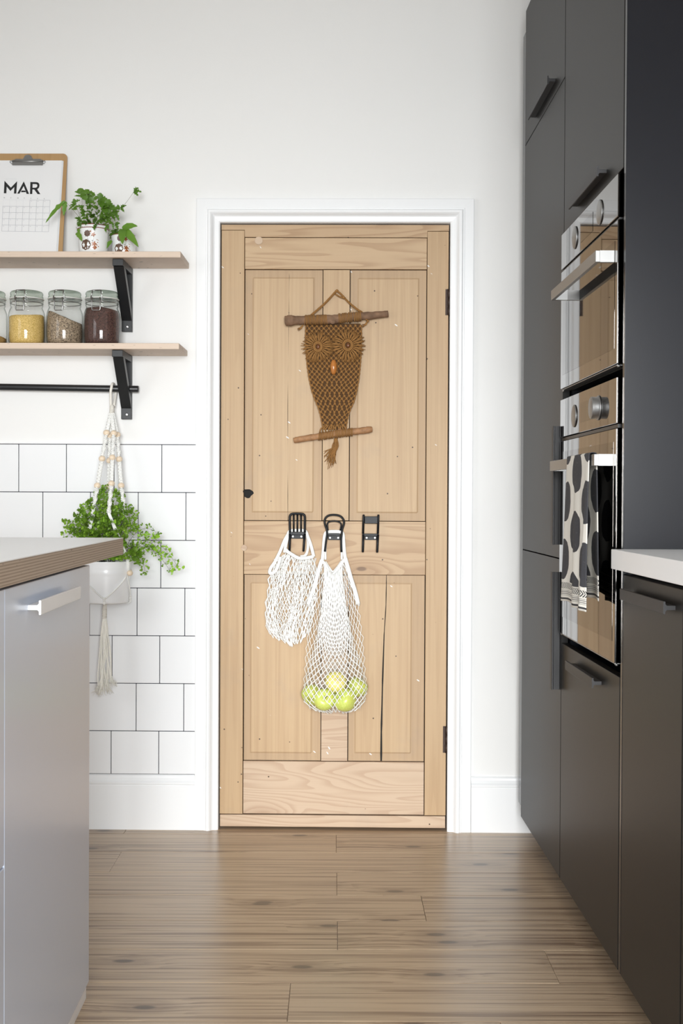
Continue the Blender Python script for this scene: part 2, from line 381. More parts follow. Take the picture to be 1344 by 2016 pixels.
def towelmat():
    n = N('block printed linen'); u, v = n.sep(n.uv())[:2]     # metres along width and height
    o = n.uv(); wob = n.noise(o, 28, 2); 
    P, Q = .205, .129
    def ovals(du, dv):
        a = n.math('SUBTRACT', n.math('FRACT', n.math('ADD', n.math('DIVIDE', u, P), du)), .5); b = n.math('SUBTRACT', n.math('FRACT', n.math('ADD', n.math('DIVIDE', v, Q), dv)), .5)
        a = n.math('MULTIPLY', a, P/.048); b = n.math('MULTIPLY', b, Q/.045)
        return n.math('SQRT', n.math('ADD', n.math('MULTIPLY', a, a), n.math('MULTIPLY', b, b)))
    d = n.math('MINIMUM', ovals(.893, .221), ovals(.393, .721)); d = n.math('ADD', d, n.math('MULTIPLY', n.math('SUBTRACT', wob, .5), .3))
    m = n.math('LESS_THAN', d, 1.)
    m = n.math('MULTIPLY', m, n.math('GREATER_THAN', v, .05))
    dry = n.noise(n.map(o, (60, 240, 1)), 1., 3); ink = n.mix(n.step(dry, .6, .8), (.045, .045, .052), (.13, .13, .135))
    weave = n.noise(n.map(o, (700, 700, 1)), 1., 1); base = n.mix(weave, (.70, .665, .60), (.80, .77, .71))
    c = n.mix(m, base, ink)
    # border: bands near the hem and a row of slanted dashes above them
    zig = n.math('LESS_THAN', n.math('FRACT', n.math('DIVIDE', n.math('ADD', u, n.math('ABSOLUTE', n.math('SUBTRACT', v, .041))), .0065)), .5)
    zig = n.math('MULTIPLY', zig, n.math('MULTIPLY', n.math('GREATER_THAN', v, .034), n.math('LESS_THAN', v, .048)))
    bands = n.math('MULTIPLY', n.math('GREATER_THAN', v, .010), n.math('LESS_THAN', v, .014))
    grey = n.math('MULTIPLY', n.math('MULTIPLY', n.math('GREATER_THAN', v, .019), n.math('LESS_THAN', v, .031)), n.step(n.math('FRACT', n.math('DIVIDE', v, .004)), .3, .6))
    c = n.mix(n.math('MULTIPLY', grey, .75), c, (.10, .10, .105)); c = n.mix(n.math('MAXIMUM', zig, bands), c, (.035, .035, .04))
    return n.pbr(c, .9, nrm=n.bump(weave, .4, .0006))
M['towel'] = towelmat()
M['print_brown'] = plain('brown leaf print', (.12, .065, .04), .25, var=.3, scale=120)
M['print_rust'] = plain('rust flower print', (.34, .105, .03), .25, var=.4, scale=160)
M['display'] = plain('dark display glass', (.10, .095, .09), .03, 1, var=.01)

# ------------------------------------------------------------------ the room
CEIL = 2.78
XL, XR, YR = -2.5, 1.36, -2.6
DL, DR, DT = -.4305, .2722, 1.875          # door leaf: left, right, top
b = B(); g = .004
b.box(XL-.1, DL-g, YW, YW+.12, 0, CEIL); b.box(DR+g, XR+.1, YW, YW+.12, 0, CEIL)
b.box(DL-g, DR+g, YW, YW+.12, DT+g, CEIL); b.box(DL-g, DR+g, YW+.1, YW+.12, 0, DT+g)
wall_back = struct('wall_back', b, M['wall'], 'white painted plaster wall holding the old pine door')
b = B(); oy0, oy1, oz0, oz1 = .15, 1.75, .95, 2.2
b.box(XL-.1, XL, YR, oy0, 0, CEIL); b.box(XL-.1, XL, oy1, YW, 0, CEIL); b.box(XL-.1, XL, oy0, oy1, 0, oz0); b.box(XL-.1, XL, oy0, oy1, oz1, CEIL)
struct('wall_left', b, M['wall'], 'white side wall with a window')
struct('wall_right', B().box(XR, XR+.1, YR, YW, 0, CEIL), M['wall'], 'white side wall behind the dark cabinets')
b = B(); gx0, gx1, gz1 = -1.0, 1.25, 2.3
b.box(XL, gx0, YR-.1, YR, 0, CEIL); b.box(gx1, XR, YR-.1, YR, 0, CEIL); b.box(gx0, gx1, YR-.1, YR, gz1, CEIL)
struct('wall_rear', b, M['wall'], 'white wall with glazed garden doors')
struct('ceiling', B().box(XL-.1, XR+.1, YR-.1, YW+.1, CEIL, CEIL+.1), M['ceiling'], 'plain white ceiling')

def casement(name, label, axis, a0, a1, z0, z1, plane, bars):
    """glazed frame in the plane (axis x: plane is y)"""
    def bx(bb, p0, p1, q0, q1, d):
        return bb.box(p0, p1, plane-d, plane+d, q0, q1) if axis == 'x' else bb.box(plane-d, plane+d, p0, p1, q0, q1)
    f = B(); t = .06
    for q in (a0, a1-t): bx(f, q, q+t, z0, z1, .03)
    for q in (z0, z1-t): bx(f, a0, a1, q, q+t, .03)
    for k in bars: bx(f, k-.04, k+.04, z0, z1, .03)
    o = struct(name, f, M['gloss_white'], label)
    ks = [a0+t]+[q for k in bars for q in (k-.04, k+.04)]+[a1-t]
    for p0, p1 in zip(ks[::2], ks[1::2]): link('pane', bx(B(), p0, p1, z0+t, z1-t, .003), M['jar_glass'], o)
    return o
casement('window_1', 'glazed white garden doors', 'x', gx0, gx1, 0, gz1, YR-.05, [(gx0+gx1)/2])
casement('window_2', 'white casement window', 'y', oy0, oy1, oz0, oz1, XL-.05, [(oy0+oy1)/2])

# floor: boards run slightly off the wall
floor = struct('floor', B().box(-2.7, 1.6, -2.8, 3.93, -.06, -.004), M['plank'], 'brown wood floorboards with small dark knots')
floor.rotation_euler = (0, 0, .0201)
joints = {0: .62, 1: .009, 2: -.615, 3: .010, 4: .228, 5: .011, 6: .483, 7: -.089, 8: .33, 9: -.4, 10: .1}
for r in range(11):
    y1 = 3.736-.1917*(r-1); y0 = y1-.1917; x = joints[r]-2*1.262
    if r == 0: y1 = 3.90
    while x < 1.36:
        link('plank', B().box(max(x, -2.3)+.0004, min(x+1.262, 1.36)-.0004, y0+.0008, y1-.0008, -.02, 0, .0008, 1), M['plank'], floor); x += 1.262

# skirting boards: section (proud, height)
SK = [(0, 0), (.018, 0), (.018, .137), (.0165, .1395), (.0195, .142), (.0195, .147), (.015, .152), (.011, .160), (.0095, .166), (.006, .170), (0, .170)]
def skirting(name, x0, x1, label):
    b = B(); lo = [(x0, YW-p, h) for p, h in SK]; hi = [(x1, YW-p, h) for p, h in SK]
    return struct(name, b.sweep2(lo, hi), M['gloss_white'], label)
AL, AR = on_wall(387, 1000).x, on_wall(929, 1000).x
skirting('baseboard_left', XL, AL-.0008, 'tall white moulded skirting below the tiles')
skirting('baseboard_right', AR+.0008, XR, 'tall white moulded skirting beside the dark cabinets')

# architrave: (distance from the opening, proud)
PRO = [(0, .004), (.0, .010), (.004, .0125), (.012, .0135), (.017, .0145), (.021, .018), (.025, .0235), (.029, .0262), (.034, .0262), (.037, .0245), (.0385, .021), (.0425, .021), (.0435, .0185), (.070, .0175), (.0725, .0165), (.0725, 0), (0, 0)]
xi0, xi1, zi = DL-.003, DR+.0035, DT+.0045
def arch(name, ends, label):
    b = B(); b.sweep2(*ends)
    for i in range(len(b.f)): b.sm[i] = False
    return struct(name, b, M['gloss_white'], label)
arch('trim_1', ([(xi0-u, YW-h, 0.0) for u, h in PRO], [(xi0-u, YW-h, zi+u) for u, h in PRO]), 'white moulded door casing, hook-free side by the tiles')
arch('trim_2', ([(xi1+u, YW-h, 0.0) for u, h in PRO], [(xi1+u, YW-h, zi+u) for u, h in PRO]), 'white moulded door casing on the hinge side')
arch('trim_3', ([(xi0-u, YW-h, zi+u) for u, h in PRO], [(xi1+u, YW-h, zi+u) for u, h in PRO]), 'white moulded door casing across the top')

# ------------------------------------------------------------------ wall tiles
TP = .0; tx1 = on_wall(385.5, 1200, .012).x; ztop = on_wall(250, 875, .012).z; pitch = .14805
rows_x = on_wall(318.3, 920, .012).x
gz = struct('grout', B().box(-1.75, tx1+.0005, YW-.0085, YW+.001, .172, ztop+.0005), M['grout'], None, parent=wall_back)
b = B().box(-1.75, tx1+.003, YW-.0115, YW+.001, ztop+.001, ztop+.0048, .0008, 1)
link('tile_edge_strip', b, M['gloss_white'], wall_back)
for r in range(7):
    z1 = ztop-r*pitch-.001; z0 = max(z1-pitch+.002, .1725)
    x = rows_x + (0 if r % 2 == 0 else pitch*.515) - 14*pitch - r*.0012
    while x < tx1-.004:
        x0, x1 = max(x, -1.75)+.001, min(x+pitch-.001, tx1-.001)
        if x1-x0 > .01 and x1 > -1.6: link('tile', B().box(x0, x1, YW-.0115, YW-.002, z0, z1, .0012, 2), M['tile'], wall_back)
        x += pitch

# ------------------------------------------------------------------ the pine door
door = bpy.data.objects.new('door_1', None); COL.objects.link(door); door.location = ((DL+DR)/2, YW, 0)
ORG['door_1'] = (Vector(door.location), False); door['kind'] = 'structure'; door['label'] = 'old stripped pine four-panel door in the white wall'
DF = YW+.002                                   # front face of the stiles
X = lambda u: on_wall(u, 1035, -.002).x
Z = lambda v: on_wall(656, v, -.002).z
def plankpart(name, x0, x1, z0, z1, m, dy=0., th=.034):
    return link(name, B().box(x0+.0004, x1-.0004, DF+dy, DF+th, z0+.0004, z1-.0004, .001, 2), m, door)
zb = .0075
stl = plankpart('stile', DL, X(479.3), Z(1604), Z(453.5), M['pine_z'])
plankpart('stile', X(838), DR, Z(1604), Z(455), M['pine_z'], .0005)
b = B(); xs = [DL, X(479.3), X(838), DR]
b.prism([(xs[0], DT), (xs[3], DT), (xs[3], Z(455)+.0012), (xs[2], Z(455)+.0012), (xs[2]-.0006, Z(467)), (xs[1]+.0006, Z(467)), (xs[1], Z(453.5)+.0012), (xs[0], Z(453.5)+.0012)], DF+.0012, DF+.034)
link('top_strip', b, M['pine_x'], door)
plankpart('rail', X(479.8), X(837.5), Z(530), Z(468), M['pine_x'], .0008)
plankpart('rail', X(480), X(837.5), Z(1131.5), Z(1026), M['pine_x'], .0005)
plankpart('rail', X(480.2), X(837), Z(1603), Z(1499.5), M['pine_pale'], .0004)
plankpart('bottom_strip', DL+.001, DR-.001, zb, Z(1605), M['pine_pale'], -.001)
plankpart('muntin', X(633.8), X(686.3), Z(1025), Z(531), M['pine_z'], .001)
plankpart('muntin', X(633.5), X(685.8), Z(1498.5), Z(1132.5), M['pine_pale'], .0006)
link('backing', B().box(DL+.004, DR-.004, DF+.030, DF+.036, .01, DT-.004), M['dark'], door)

def panel(x0, x1, z0, z1, fx0, fx1, fz0, fz1, crack=None, cw=0.):
    """fielded panel; crack is a list of (x, z) from bottom to top with the half width cw growing downwards"""
    x0 += .0012; x1 -= .0012; z0 += .0008; z1 -= .0008; e = .0045
    zs = sorted({z0, fz0-e, fz0, fz1, fz1+e, z1} | ({z for _, z in crack} if crack else set()) | {z0+(z1-z0)*k/10 for k in range(11)})
    def cx(z):
        for (xa, za), (xb, zb_) in zip(crack, crack[1:]):
            if za <= z <= zb_: return xa+(xb-xa)*(z-za)/(zb_-za)
        return crack[0][0] if z < crack[0][1] else crack[-1][0]
    b = B(); cols = []
    for z in zs:
        base = [x0, fx0-e, fx0, fx1, fx1+e, x1]
        if crack:
            c = cx(z); wd = cw*(.3+.7*(z1-z)/(z1-z0)) + (.0004*sin(z*140)); base = [x0, fx0-e, fx0, c-wd, c+wd, fx1, fx1+e, x1]
        cols.append(base)
    vs = []; n = len(cols[0])
    for z, xs in zip(zs, cols):
        for x in xs:
            dep = .0088 if (x < fx0-1e-5 or x > fx1+1e-5 or z < fz0-1e-5 or z > fz1+1e-5) else .0070
            vs.append((x, DF+dep, z))
    for i in range(len(zs)-1):
        for k in range(n-1):
            if crack and k == 3: continue
            zc = (zs[i]+zs[i+1])/2; inside = fz0 < zc < fz1 and (k not in (0, 1, n-3, n-2))
            b.cur = 1 if inside else 0
            q = [i*n+k, i*n+k+1, (i+1)*n+k+1, (i+1)*n+k]; b.add([vs[a] for a in q], [(0, 1, 2, 3)])
    o = link('panel', b, [M['pine_edge'], M['pine_z']], door, fix=False)
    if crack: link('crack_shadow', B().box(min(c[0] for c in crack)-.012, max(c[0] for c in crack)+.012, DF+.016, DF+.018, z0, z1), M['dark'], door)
    return o
pl1 = panel(X(479.8), X(633.3), Z(1025.5), Z(530.5), X(497.5), X(614), Z(1007), Z(548), [(X(566), Z(1025)), (X(565), Z(800)), (X(567), Z(531))], .0004)
panel(X(686.8), X(837.5), Z(1025.5), Z(530.5), X(704), X(820), Z(1007), Z(549))
panel(X(480.2), X(633.0), Z(1499), Z(1132), X(495.5), X(613), Z(1482), Z(1150))
panel(X(686.4), X(837.2), Z(1499), Z(1132), X(702), X(809), Z(1481), Z(1150), [(X(752.5), Z(1497)), (X(752.5), Z(1440)), (X(754.5), Z(1340)), (X(757), Z(1250)), (X(760.5), Z(1190)), (X(761), Z(1150)), (X(761), Z(1134))], .0030)
# the old lock hole cut through stile and panel
def hole_poly(s=1.):
    cx, cz = X(487), Z(972); out = []
    for k in range(16):
        q = 2*pi*k/16; r = .0148*(1+.13*sin(3*q+.6)+.08*cos(5*q)); out.append((cx+r*cos(q)*s*(1.1 if cos(q) > 0 else 1), cz+r*sin(q)*s*.95))
    return out
cut = link('cutter', B().prism(hole_poly(), YW-.05, YW+.034), M['dark'])
for tgt in (stl, pl1):
    md = tgt.modifiers.new('hole', 'BOOLEAN'); md.object = cut; md.operation = 'DIFFERENCE'; md.solver = 'EXACT'
    bpy.context.view_layer.update()
    me = bpy.data.meshes.new_from_object(tgt.evaluated_get(bpy.context.evaluated_depsgraph_get()))
    if len(me.polygons) > 4:
        tgt.modifiers.clear(); tgt.data = me
    else: tgt.modifiers.clear()
bpy.data.objects.remove(cut)
link('lock_hole', B().prism(hole_poly(1.05), DF+.026, DF+.0295), M['dark'], door)
for u, v, r in ((480.5, 1079.5, .0098), (507, 474, .0128)):
    b = B(); b.lathe([(0, 0), (r, 0), (r, .0014), (r*.86, .0022), (0, .0022)], seg=20); c = (X(u), DF, Z(v))
    bb = B(); bb.add([(c[0]+p[0], c[1]+.0005-p[2], c[2]+p[1]) for p in b.v], b.f)
    link('wood_plug', bb, M['pine_pale'], door)
for v0, v1 in ((569, 620), (1428, 1480)):
    b = B(); z0, z1 = Z(v1), Z(v0); xh = DR+.0012
    b.lathe([(.0052, z0), (.0052, z0+(z1-z0)*.32)], (xh, DF-.003, 0), 12); b.lathe([(.0048, z0+(z1-z0)*.34), (.0048, z0+(z1-z0)*.66)], (xh, DF-.003, 0), 12); b.lathe([(.0052, z0+(z1-z0)*.68), (.0052, z1)], (xh, DF-.003, 0), 12)
    b.box(xh-.011, xh, DF-.002, DF+.003, z0, z1)
    link('hinge', b, M['rust'], door)

# ------------------------------------------------------------------ handles
def handle(parent, axis, a0, a1, c, face, d, m, name='handle', h=.0215, th=.0035, proud=.021, stem=.0075, gap=.0002):
    """T-section bar: plate parallel to the front, stem back to it. d=-1 stands out towards -x, +1 towards +x"""
    p = face+d*proud; q = p-d*th; f = face+d*gap; r = .0025
    prof = [(f, -stem/2), (q+(-d)*r, -stem/2), (q, -stem/2-r), (q, -h/2), (p-d*.0008, -h/2), (p, -h/2+.001), (p, h/2-.001), (p-d*.0008, h/2), (q, h/2), (q, stem/2+r), (q-d*r, stem/2), (f, stem/2)]
    b = B()
    if axis == 'y': b.sweep2([(x, a0, c+t) for x, t in prof], [(x, a1, c+t) for x, t in prof])
    else: b.sweep2([(x, c+t, a0) for x, t in prof], [(x, c+t, a1) for x, t in prof])
    return link(name, b, m, parent)

# ------------------------------------------------------------------ tall dark cabinets on the right (kitchen frame)
FX = .6015
AN = M['anthracite']
fr = thing('tall_fridge_cabinet', 'dark grey tall cabinet of three doors stacked, next to the white wall', 'cabinet', (.62, 3.344, 0), True)
Y0, Y1 = 3.0455, 3.6435
def front(name, y0, y1, z0, z1, parent, m=AN, x=FX, th=.018): return link(name, B().box(x, x+th, y0+.0013, y1-.0013, z0, z1, .0012, 2), m, parent)
link('carcass', B().box(FX+.0205, 1.19, Y0+.0005, Y1-.001, .08, 2.48), M['anthracite_panel'], fr)
link('plinth', B().box(.655, .67, Y0+.0005, Y1, 0, .079), AN, fr)
link('filler_strip', B().box(FX+.001, FX+.019, Y1+.001, 3.690, .112, 2.42), M['anthracite_panel'], fr)
d1 = front('door', Y0, Y1, .08, .8785, fr); d2 = front('door', Y0, Y1, .8815, 2.0785, fr); d3 = front('door', Y0, Y1, 2.0815, 2.48, fr)
HP = FX-.021
def hz(u0, v0, u1, v1, x): a, c = at_x(u0, v0, x), at_x(u1, v1, x); return a, c
a, c = hz(1077, 158, 1038.4, 228, HP); handle(d3, 'y', a.y, c.y, (a.z+c.z)/2, FX, -1, M['handle_dark'])
yv = at_x(1102.5, 1000, FX).y
a, c = hz(1085, 1072, 1085, 840, HP); handle(d2, 'z', a.z, c.z, yv, FX, -1, M['handle_dark'])
a, c = hz(1085, 1358, 1085, 1126, HP); handle(d1, 'z', a.z, c.z, yv, FX, -1, M['handle_dark'])

ov = thing('tall_oven_cabinet', 'dark grey tall cabinet framing the two ovens, with end panel', 'cabinet', (.62, 2.744, 0), True)
Y0, Y1 = 2.4455, 3.0435
ZO0, ZO1 = .672, 1.6925            # the appliance opening
b = B(); b.box(FX+.0205, 1.19, Y0, Y0+.018, .08, 2.48); b.box(FX+.0205, 1.19, Y1-.018, Y1, .08, 2.48)
b.box(FX+.0205, 1.19, Y0+.018, Y1-.018, .08, ZO0-.004); b.box(FX+.0205, 1.19, Y0+.018, Y1-.018, ZO1+.002, 2.48); b.box(1.17, 1.19, Y0+.018, Y1-.018, ZO0-.004, ZO1+.002)
link('carcass', b, M['anthracite_panel'], ov)
link('plinth', B().box(.655, .67, Y0, Y1, 0, .079), AN, ov)
dt = front('door', Y0, Y1, ZO1+.001, 2.48, ov); dr = front('drawer', Y0, Y1, .08, ZO0-.001, ov)
a, c = hz(1174.5, 335, 1118.5, 405, HP); handle(dt, 'y', a.y, c.y, (a.z+c.z)/2, FX, -1, M['handle_dark'])
a, c = hz(1164.6, 1343, 1111.8, 1311, HP); handle(dr, 'y', a.y, c.y, (a.z+c.z)/2, FX, -1, M['handle_dark'])
link('end_panel', B().box(FX, 1.19, 2.4245, 2.4405, .08, 2.48, .001, 1), M['anthracite_panel'], ov)

# ------------------------------------------------------------------ the two ovens
OX = .594; OY0, OY1 = 2.459, 3.038
def zo(v, u=1217): return at_x(u, v, OX).z
def knob(parent, y, z, out, name='knob'):
    r = .0235
    prof = [(r+.003, 0), (r+.003, .002), (r+.0005, .003)] + ([(r, .003), (r, .0165), (r-.001, .0175), (0, .0175)] if out else [(r-.001, .0035), (r*.5, .0045), (0, .0047)])
    t = B().lathe(prof, seg=32); bb = B(); bb.add([(OX-.0002-p[2], y+p[0], z+p[1]) for p in t.v], t.f, True)
    for i, f in enumerate(bb.f): bb.sm[i] = len(f) < 5
    return link(name, bb, M['steel'], parent)
def oven(name, label, vp0, vp1, vd0, vd1, knobs, disp, win, vh, group):
    z_p1, z_p0, z_d1, z_d0 = zo(vp0), zo(vp1), zo(vd0), zo(vd1)
    t = thing(name, label, 'oven', (.62, 2.748, z_d0), True)
    link('housing', B().box(.6185, 1.14, 2.468, 3.022, z_d0-.004, z_p1-.003), M['oven_black'], t)
    cp = link('control_panel', B().box(OX, .6175, OY0, OY1, z_p0, z_p1, .0008, 1), M['oven_mirror'], t)
    for u, v, out in knobs:
        p = at_x(u, v, OX); knob(cp, p.y, p.z, out)
    (ua, va), (ub, vb) = disp; pa, pb = at_x(ua, va, OX), at_x(ub, vb, OX)
    link('display', B().box(OX-.0006, OX+.002, min(pa.y, pb.y), max(pa.y, pb.y), min(pa.z, pb.z), max(pa.z, pb.z)), M['display'], cp)
    d = link('door', B().box(OX, .6165, OY0, OY1, z_d0, z_d1, .0008, 1), M['oven_mirror'], t)
    m = .052; wz1, wz0 = zo(win[0]), zo(win[1])
    link('window', B().box(OX-.0005, OX+.001, OY0+.022, OY1-.022, wz0, wz1), M['oven_pane'], d)
    zh = zo(vh); h = .0118; hx = OX-.0385; b = B()
    b.box(hx, hx+.009, OY0+.026, OY1-.070, zh-h, zh+h, .0007, 1)
    for y in (OY0+.026, OY1-.070-.012): b.box(hx+.0088, OX-.0004, y, y+.012, zh-h, zh+h)
    link('handle', b, M['steel'], d)
    link('vent_trim', B().box(OX+.004, .6175, OY0+.003, OY1-.003, z_d1+.0015, z_p0-.0015), M['oven_black'], t)
    b = B().box(OX+.003, .6175, OY0+.01, OY1-.004, z_d0-.0032, z_d0-.0012); link('bottom_trim', b, M['steel'], t)
    for y in (OY0+.004, OY1-.012): link('hinge', B().tube([(OX+.006, y, z_d0-.004), (OX+.006, y+.008, z_d0-.004)], .0028, 10), M['steel'], d)
    return t, zh, hx
combi, _, _ = oven('built_in_oven', 'upper compact built-in oven with mirrored front and steel bar handle', 340, 424, 431, 714,
    [(1132, 468, False), (1181, 418, False)], ((1143, 478), (1167, 417)), (468, 682), 498, 'built-in ovens')
lower, ZH, HX = oven('built_in_oven', 'lower built-in oven with a tea towel hanging over its bar handle', 741, 832, 842, 1310,
    [(1130.5, 819, False), (1178, 803, True)], ((1142, 832), (1166, 785)), (868, 1268), 904, 'built-in ovens')

# tea towel over the lower oven's handle: one folded length, front fall long, back fall a little shorter
def towel():
    ya, yb = 2.515, 2.742; nu, fall, back = 44, .322, .300; rr = .0062; zt = ZH+.0125
    prof = []                                     # (x, z, v) along the cloth from the front hem, over the bar, to the back hem
    nf = 40
    for i in range(nf+1): t = i/nf; prof.append((HX-.0032, zt-fall+fall*t, t*fall))
    for i in range(1, 8): q = pi*i/8; prof.append((HX+.0045-.0077*cos(q), zt+.0032*sin(q)+.0005, fall+.016*i/8))
    for i in range(nf+1): t = i/nf; prof.append((HX+.0122, zt-back*t, fall+.016+back*t))
    vs = []; uv = []; b = B(); m = nu+1
    for k, (x, z, v) in enumerate(prof):
        down = max(0, (zt-z)/fall); front_side = k <= nf
        for i in range(m):
            s = i/nu; y = ya+(yb-ya)*s; y = y+(.022*down*(s-.35)); 
            rip = .0045*sin(s*8.5+.6)*down+.0022*sin(s*17+2+down*2)*down
            fold = -.010*exp(-((s-.08)/.05)**2)*down
            xx = x+(-abs(rip)*1.4+fold-.004*down if front_side else min(rip*.5+.004*down, .006))
            zz = z+.006*(s-.5)*down+.002*sin(s*11)*down
            vs.append((xx, y, zz)); uv.append(((1-s)*(yb-ya)+.011, (v+.006 if front_side else (fall+.016+back-v)+.004) if (front_side or k > nf+7) else v))
    fs = [(k*m+i, k*m+i+1, (k+1)*m+i+1, (k+1)*m+i) for k in range(len(prof)-1) for i in range(nu)]
    b.add(vs, fs, True)
    o = link('tea_towel', b, M['towel'], None, loc=(HX, 2.63, zt), kit=True, uv=uv)
    md = o.modifiers.new('thickness', 'SOLIDIFY'); md.thickness = .0014; md.offset = 0
    return tag(o, 'cream linen tea towel with black oval print folded over the oven handle', 'tea towel')
towel()

# ------------------------------------------------------------------ right base units and worktop
BF = FX
bc = thing('base_cabinet', 'dark grey base drawer unit under the white worktop, beside the tall end panel', 'cabinet', (.62, 2.22, 0), True, None)
link('carcass', B().box(BF+.0205, 1.18, 2.021, 2.4225, .08, .887), M['anthracite_panel'], bc); link('plinth', B().box(.655, .67, 2.021, 2.4225, 0, .079), AN, bc)
dd = front('drawer', 2.0195, 2.4235, .08, .8795, bc)
a, c = hz(1305.3, 1194, 1219.3, 1172, HP); handle(dd, 'y', a.y, c.y, (a.z+c.z)/2, BF, -1, M['handle_dark'])
bc = thing('base_cabinet', 'next dark grey base unit along, only its edge in view', 'cabinet', (.62, 1.72, 0), True)
link('carcass', B().box(BF+.0205, 1.18, 1.42, 2.0165, .08, .887), M['anthracite_panel'], bc); link('plinth', B().box(.655, .67, 1.42, 2.0165, 0, .079), AN, bc)
dd = front('drawer', 1.4185, 2.0165, .08, .8795, bc); handle(dd, 'y', 1.55, 1.87, .82, BF, -1, M['handle_dark'])
tag(link('worktop', B().box(.577, 1.18, 1.1, 2.4232, .8915, .9305, .0012, 2), M['white_top'], None, loc=(.9, 1.8, .8915), kit=True), 'white laminate worktop over the dark base units', 'worktop')

# ------------------------------------------------------------------ pale grey peninsula on the left
LX = -.457
pc = thing('base_cabinet', 'pale grey base cabinet with white handle under the plywood-edged worktop', 'cabinet', (-.75, 2.1, 0), True)
yf, yn = at_x(175.2, 1800, LX).y, at_x(8.7, 1500, LX).y
LG = M['light_grey_front']
link('carcass', B().box(-1.03, LX-.0205, yn+.001, yf-.001, .066, .898), LG, pc)
pd = link('door', B().box(LX-.018, LX, yn+.0006, yf, .066, .8945, .0015, 2), LG, pc)
hp = LX+.021; a, c = hz(81, 1196, 159, 1166.5, hp); handle(pd, 'y', a.y, c.y, (a.z+c.z)/2, LX, 1, M['white_metal'], h=.0225)
ye = at_x(169.4, 1990, -.478).y
link('plinth', B().box(-.99, -.478, yn, ye, 0, .0655), M['white_metal'], pc)
pc = thing('base_cabinet', 'pale grey drawer unit nearest the camera, edge at the left border', 'cabinet', (-.75, 1.4, 0), True)
link('carcass', B().box(-1.03, LX-.0205, 1.17, yn-.001, .066, .898), M['white_metal'], pc)
zj = at_x(3, 1712, LX).z
for z0, z1 in ((.066, zj-.0015), (zj+.0015, .8945)):
    dd = link('drawer', B().box(LX-.018, LX, 1.1715, yn-.0006, z0, z1, .0015, 2), LG, pc)
    handle(dd, 'y', 1.31, 1.63, z1-.06, LX, 1, M['white_metal'], h=.0225)
link('plinth', B().box(-.99, -.478, 1.17, yn-.001, 0, .0655), M['white_metal'], pc)
wt = thing('worktop', 'white peninsula worktop with stacked plywood edge', 'worktop', (-.85, 1.9, .899), True)
WX = -.449; cf = at_x(242.6, 1058.7, WX); wz1 = cf.z; wz0 = at_x(243, 1091, WX).z
link('plywood_core', B().box(-1.40, WX, 1.0, cf.y, max(wz0, .8985), wz1-.0016, .0006, 1), M['ply_edge'], wt)
link('laminate_top', B().box(-1.40, WX, 1.0, cf.y, wz1-.0015, wz1), M['white_top'], wt)

# ------------------------------------------------------------------ shelves, brackets and rail
rnd = random.Random(7)
def shelf(name, label, zb, x1f, depth):
    o = link(name, B().box(-1.95, x1f, YW-depth, YW-.0008, zb, zb+.0175, .0009, 1), M['birch_ply'], None, loc=(-1.2, YW, zb))
    return tag(o, label, 'shelf', 'plywood wall shelves')
sb = on_wall(294, 529); US = sb.z; LS = on_wall(291, 701).z; SD = .178
SX = -.5305
shelf('wall_shelf', 'upper plywood shelf carrying the calendar and the potted ferns', US, SX, SD)
shelf('wall_shelf', 'lower plywood shelf carrying the row of glass jars', LS, SX-.004, SD)
def bracket(label, xc, zt, rail):
    t = thing('shelf_bracket', label, 'bracket', (xc, YW, zt-.12), group='black wooden shelf brackets')
    w = .0160; z1 = zt-.0008; yl = YW-.0008
    link('upright', B().box(xc-w, xc+w, yl-.016, yl, z1-.196, z1, .0012, 2), M['black_wood'], t)
    link('arm', B().box(xc-w, xc+w, yl-.158, yl-.0165, z1-.020, z1, .0012, 2), M['black_wood'], t)
    b = B(); y0 = yl-.146; ym = yl-.0165
    b.prism([(y0, z1-.0205), (y0+.028, z1-.0205), (ym, z1-.132), (ym, z1-.163)], xc-w+.0005, xc+w-.0005, 'x')
    link('brace', b, M['black_wood'], t)
    b = B(); c = Vector((xc+.002, yl-.0165, z1-.182))
    b.lathe([(0, 0), (.0042, 0), (.0036, .0016), (.0016, .002), (.0012, .001), (0, .001)], seg=14)
    bb = B(); bb.add([(c.x+p[0], c.y-p[2], c.z+p[1]) for p in b.v], b.f, True); link('screw', bb, M['screw'], t)
    return t
bx = (on_wall(240.5, 600, .008).x+on_wall(260.7, 600, .008).x)/2
bracket('black wooden bracket under the upper shelf, behind the dark jar', bx, US, False)
bx2 = (on_wall(239.5, 790, .008).x+on_wall(259.6, 790, .008).x)/2
bracket('black wooden bracket under the lower shelf, holding the rail', bx2, LS, True)
ra, rb = at_y(0, 761.7, YW-.0275), at_y(272.6, 766, YW-.0275)
dirv = (rb-ra).normalized(); b = B().tube([rb-dirv*1.45, rb-dirv*.002, rb], [.0103, .0103, .0095], 20)
RAIL_Y, RAIL_R = YW-.0275, .0103
def rail_z(x): return ra.z+(rb.z-ra.z)*(x-ra.x)/(rb.x-ra.x)
tag(link('hanging_rail', b, M['black_wood'], None, loc=rb), 'black wooden rail below the lower shelf', 'rail')

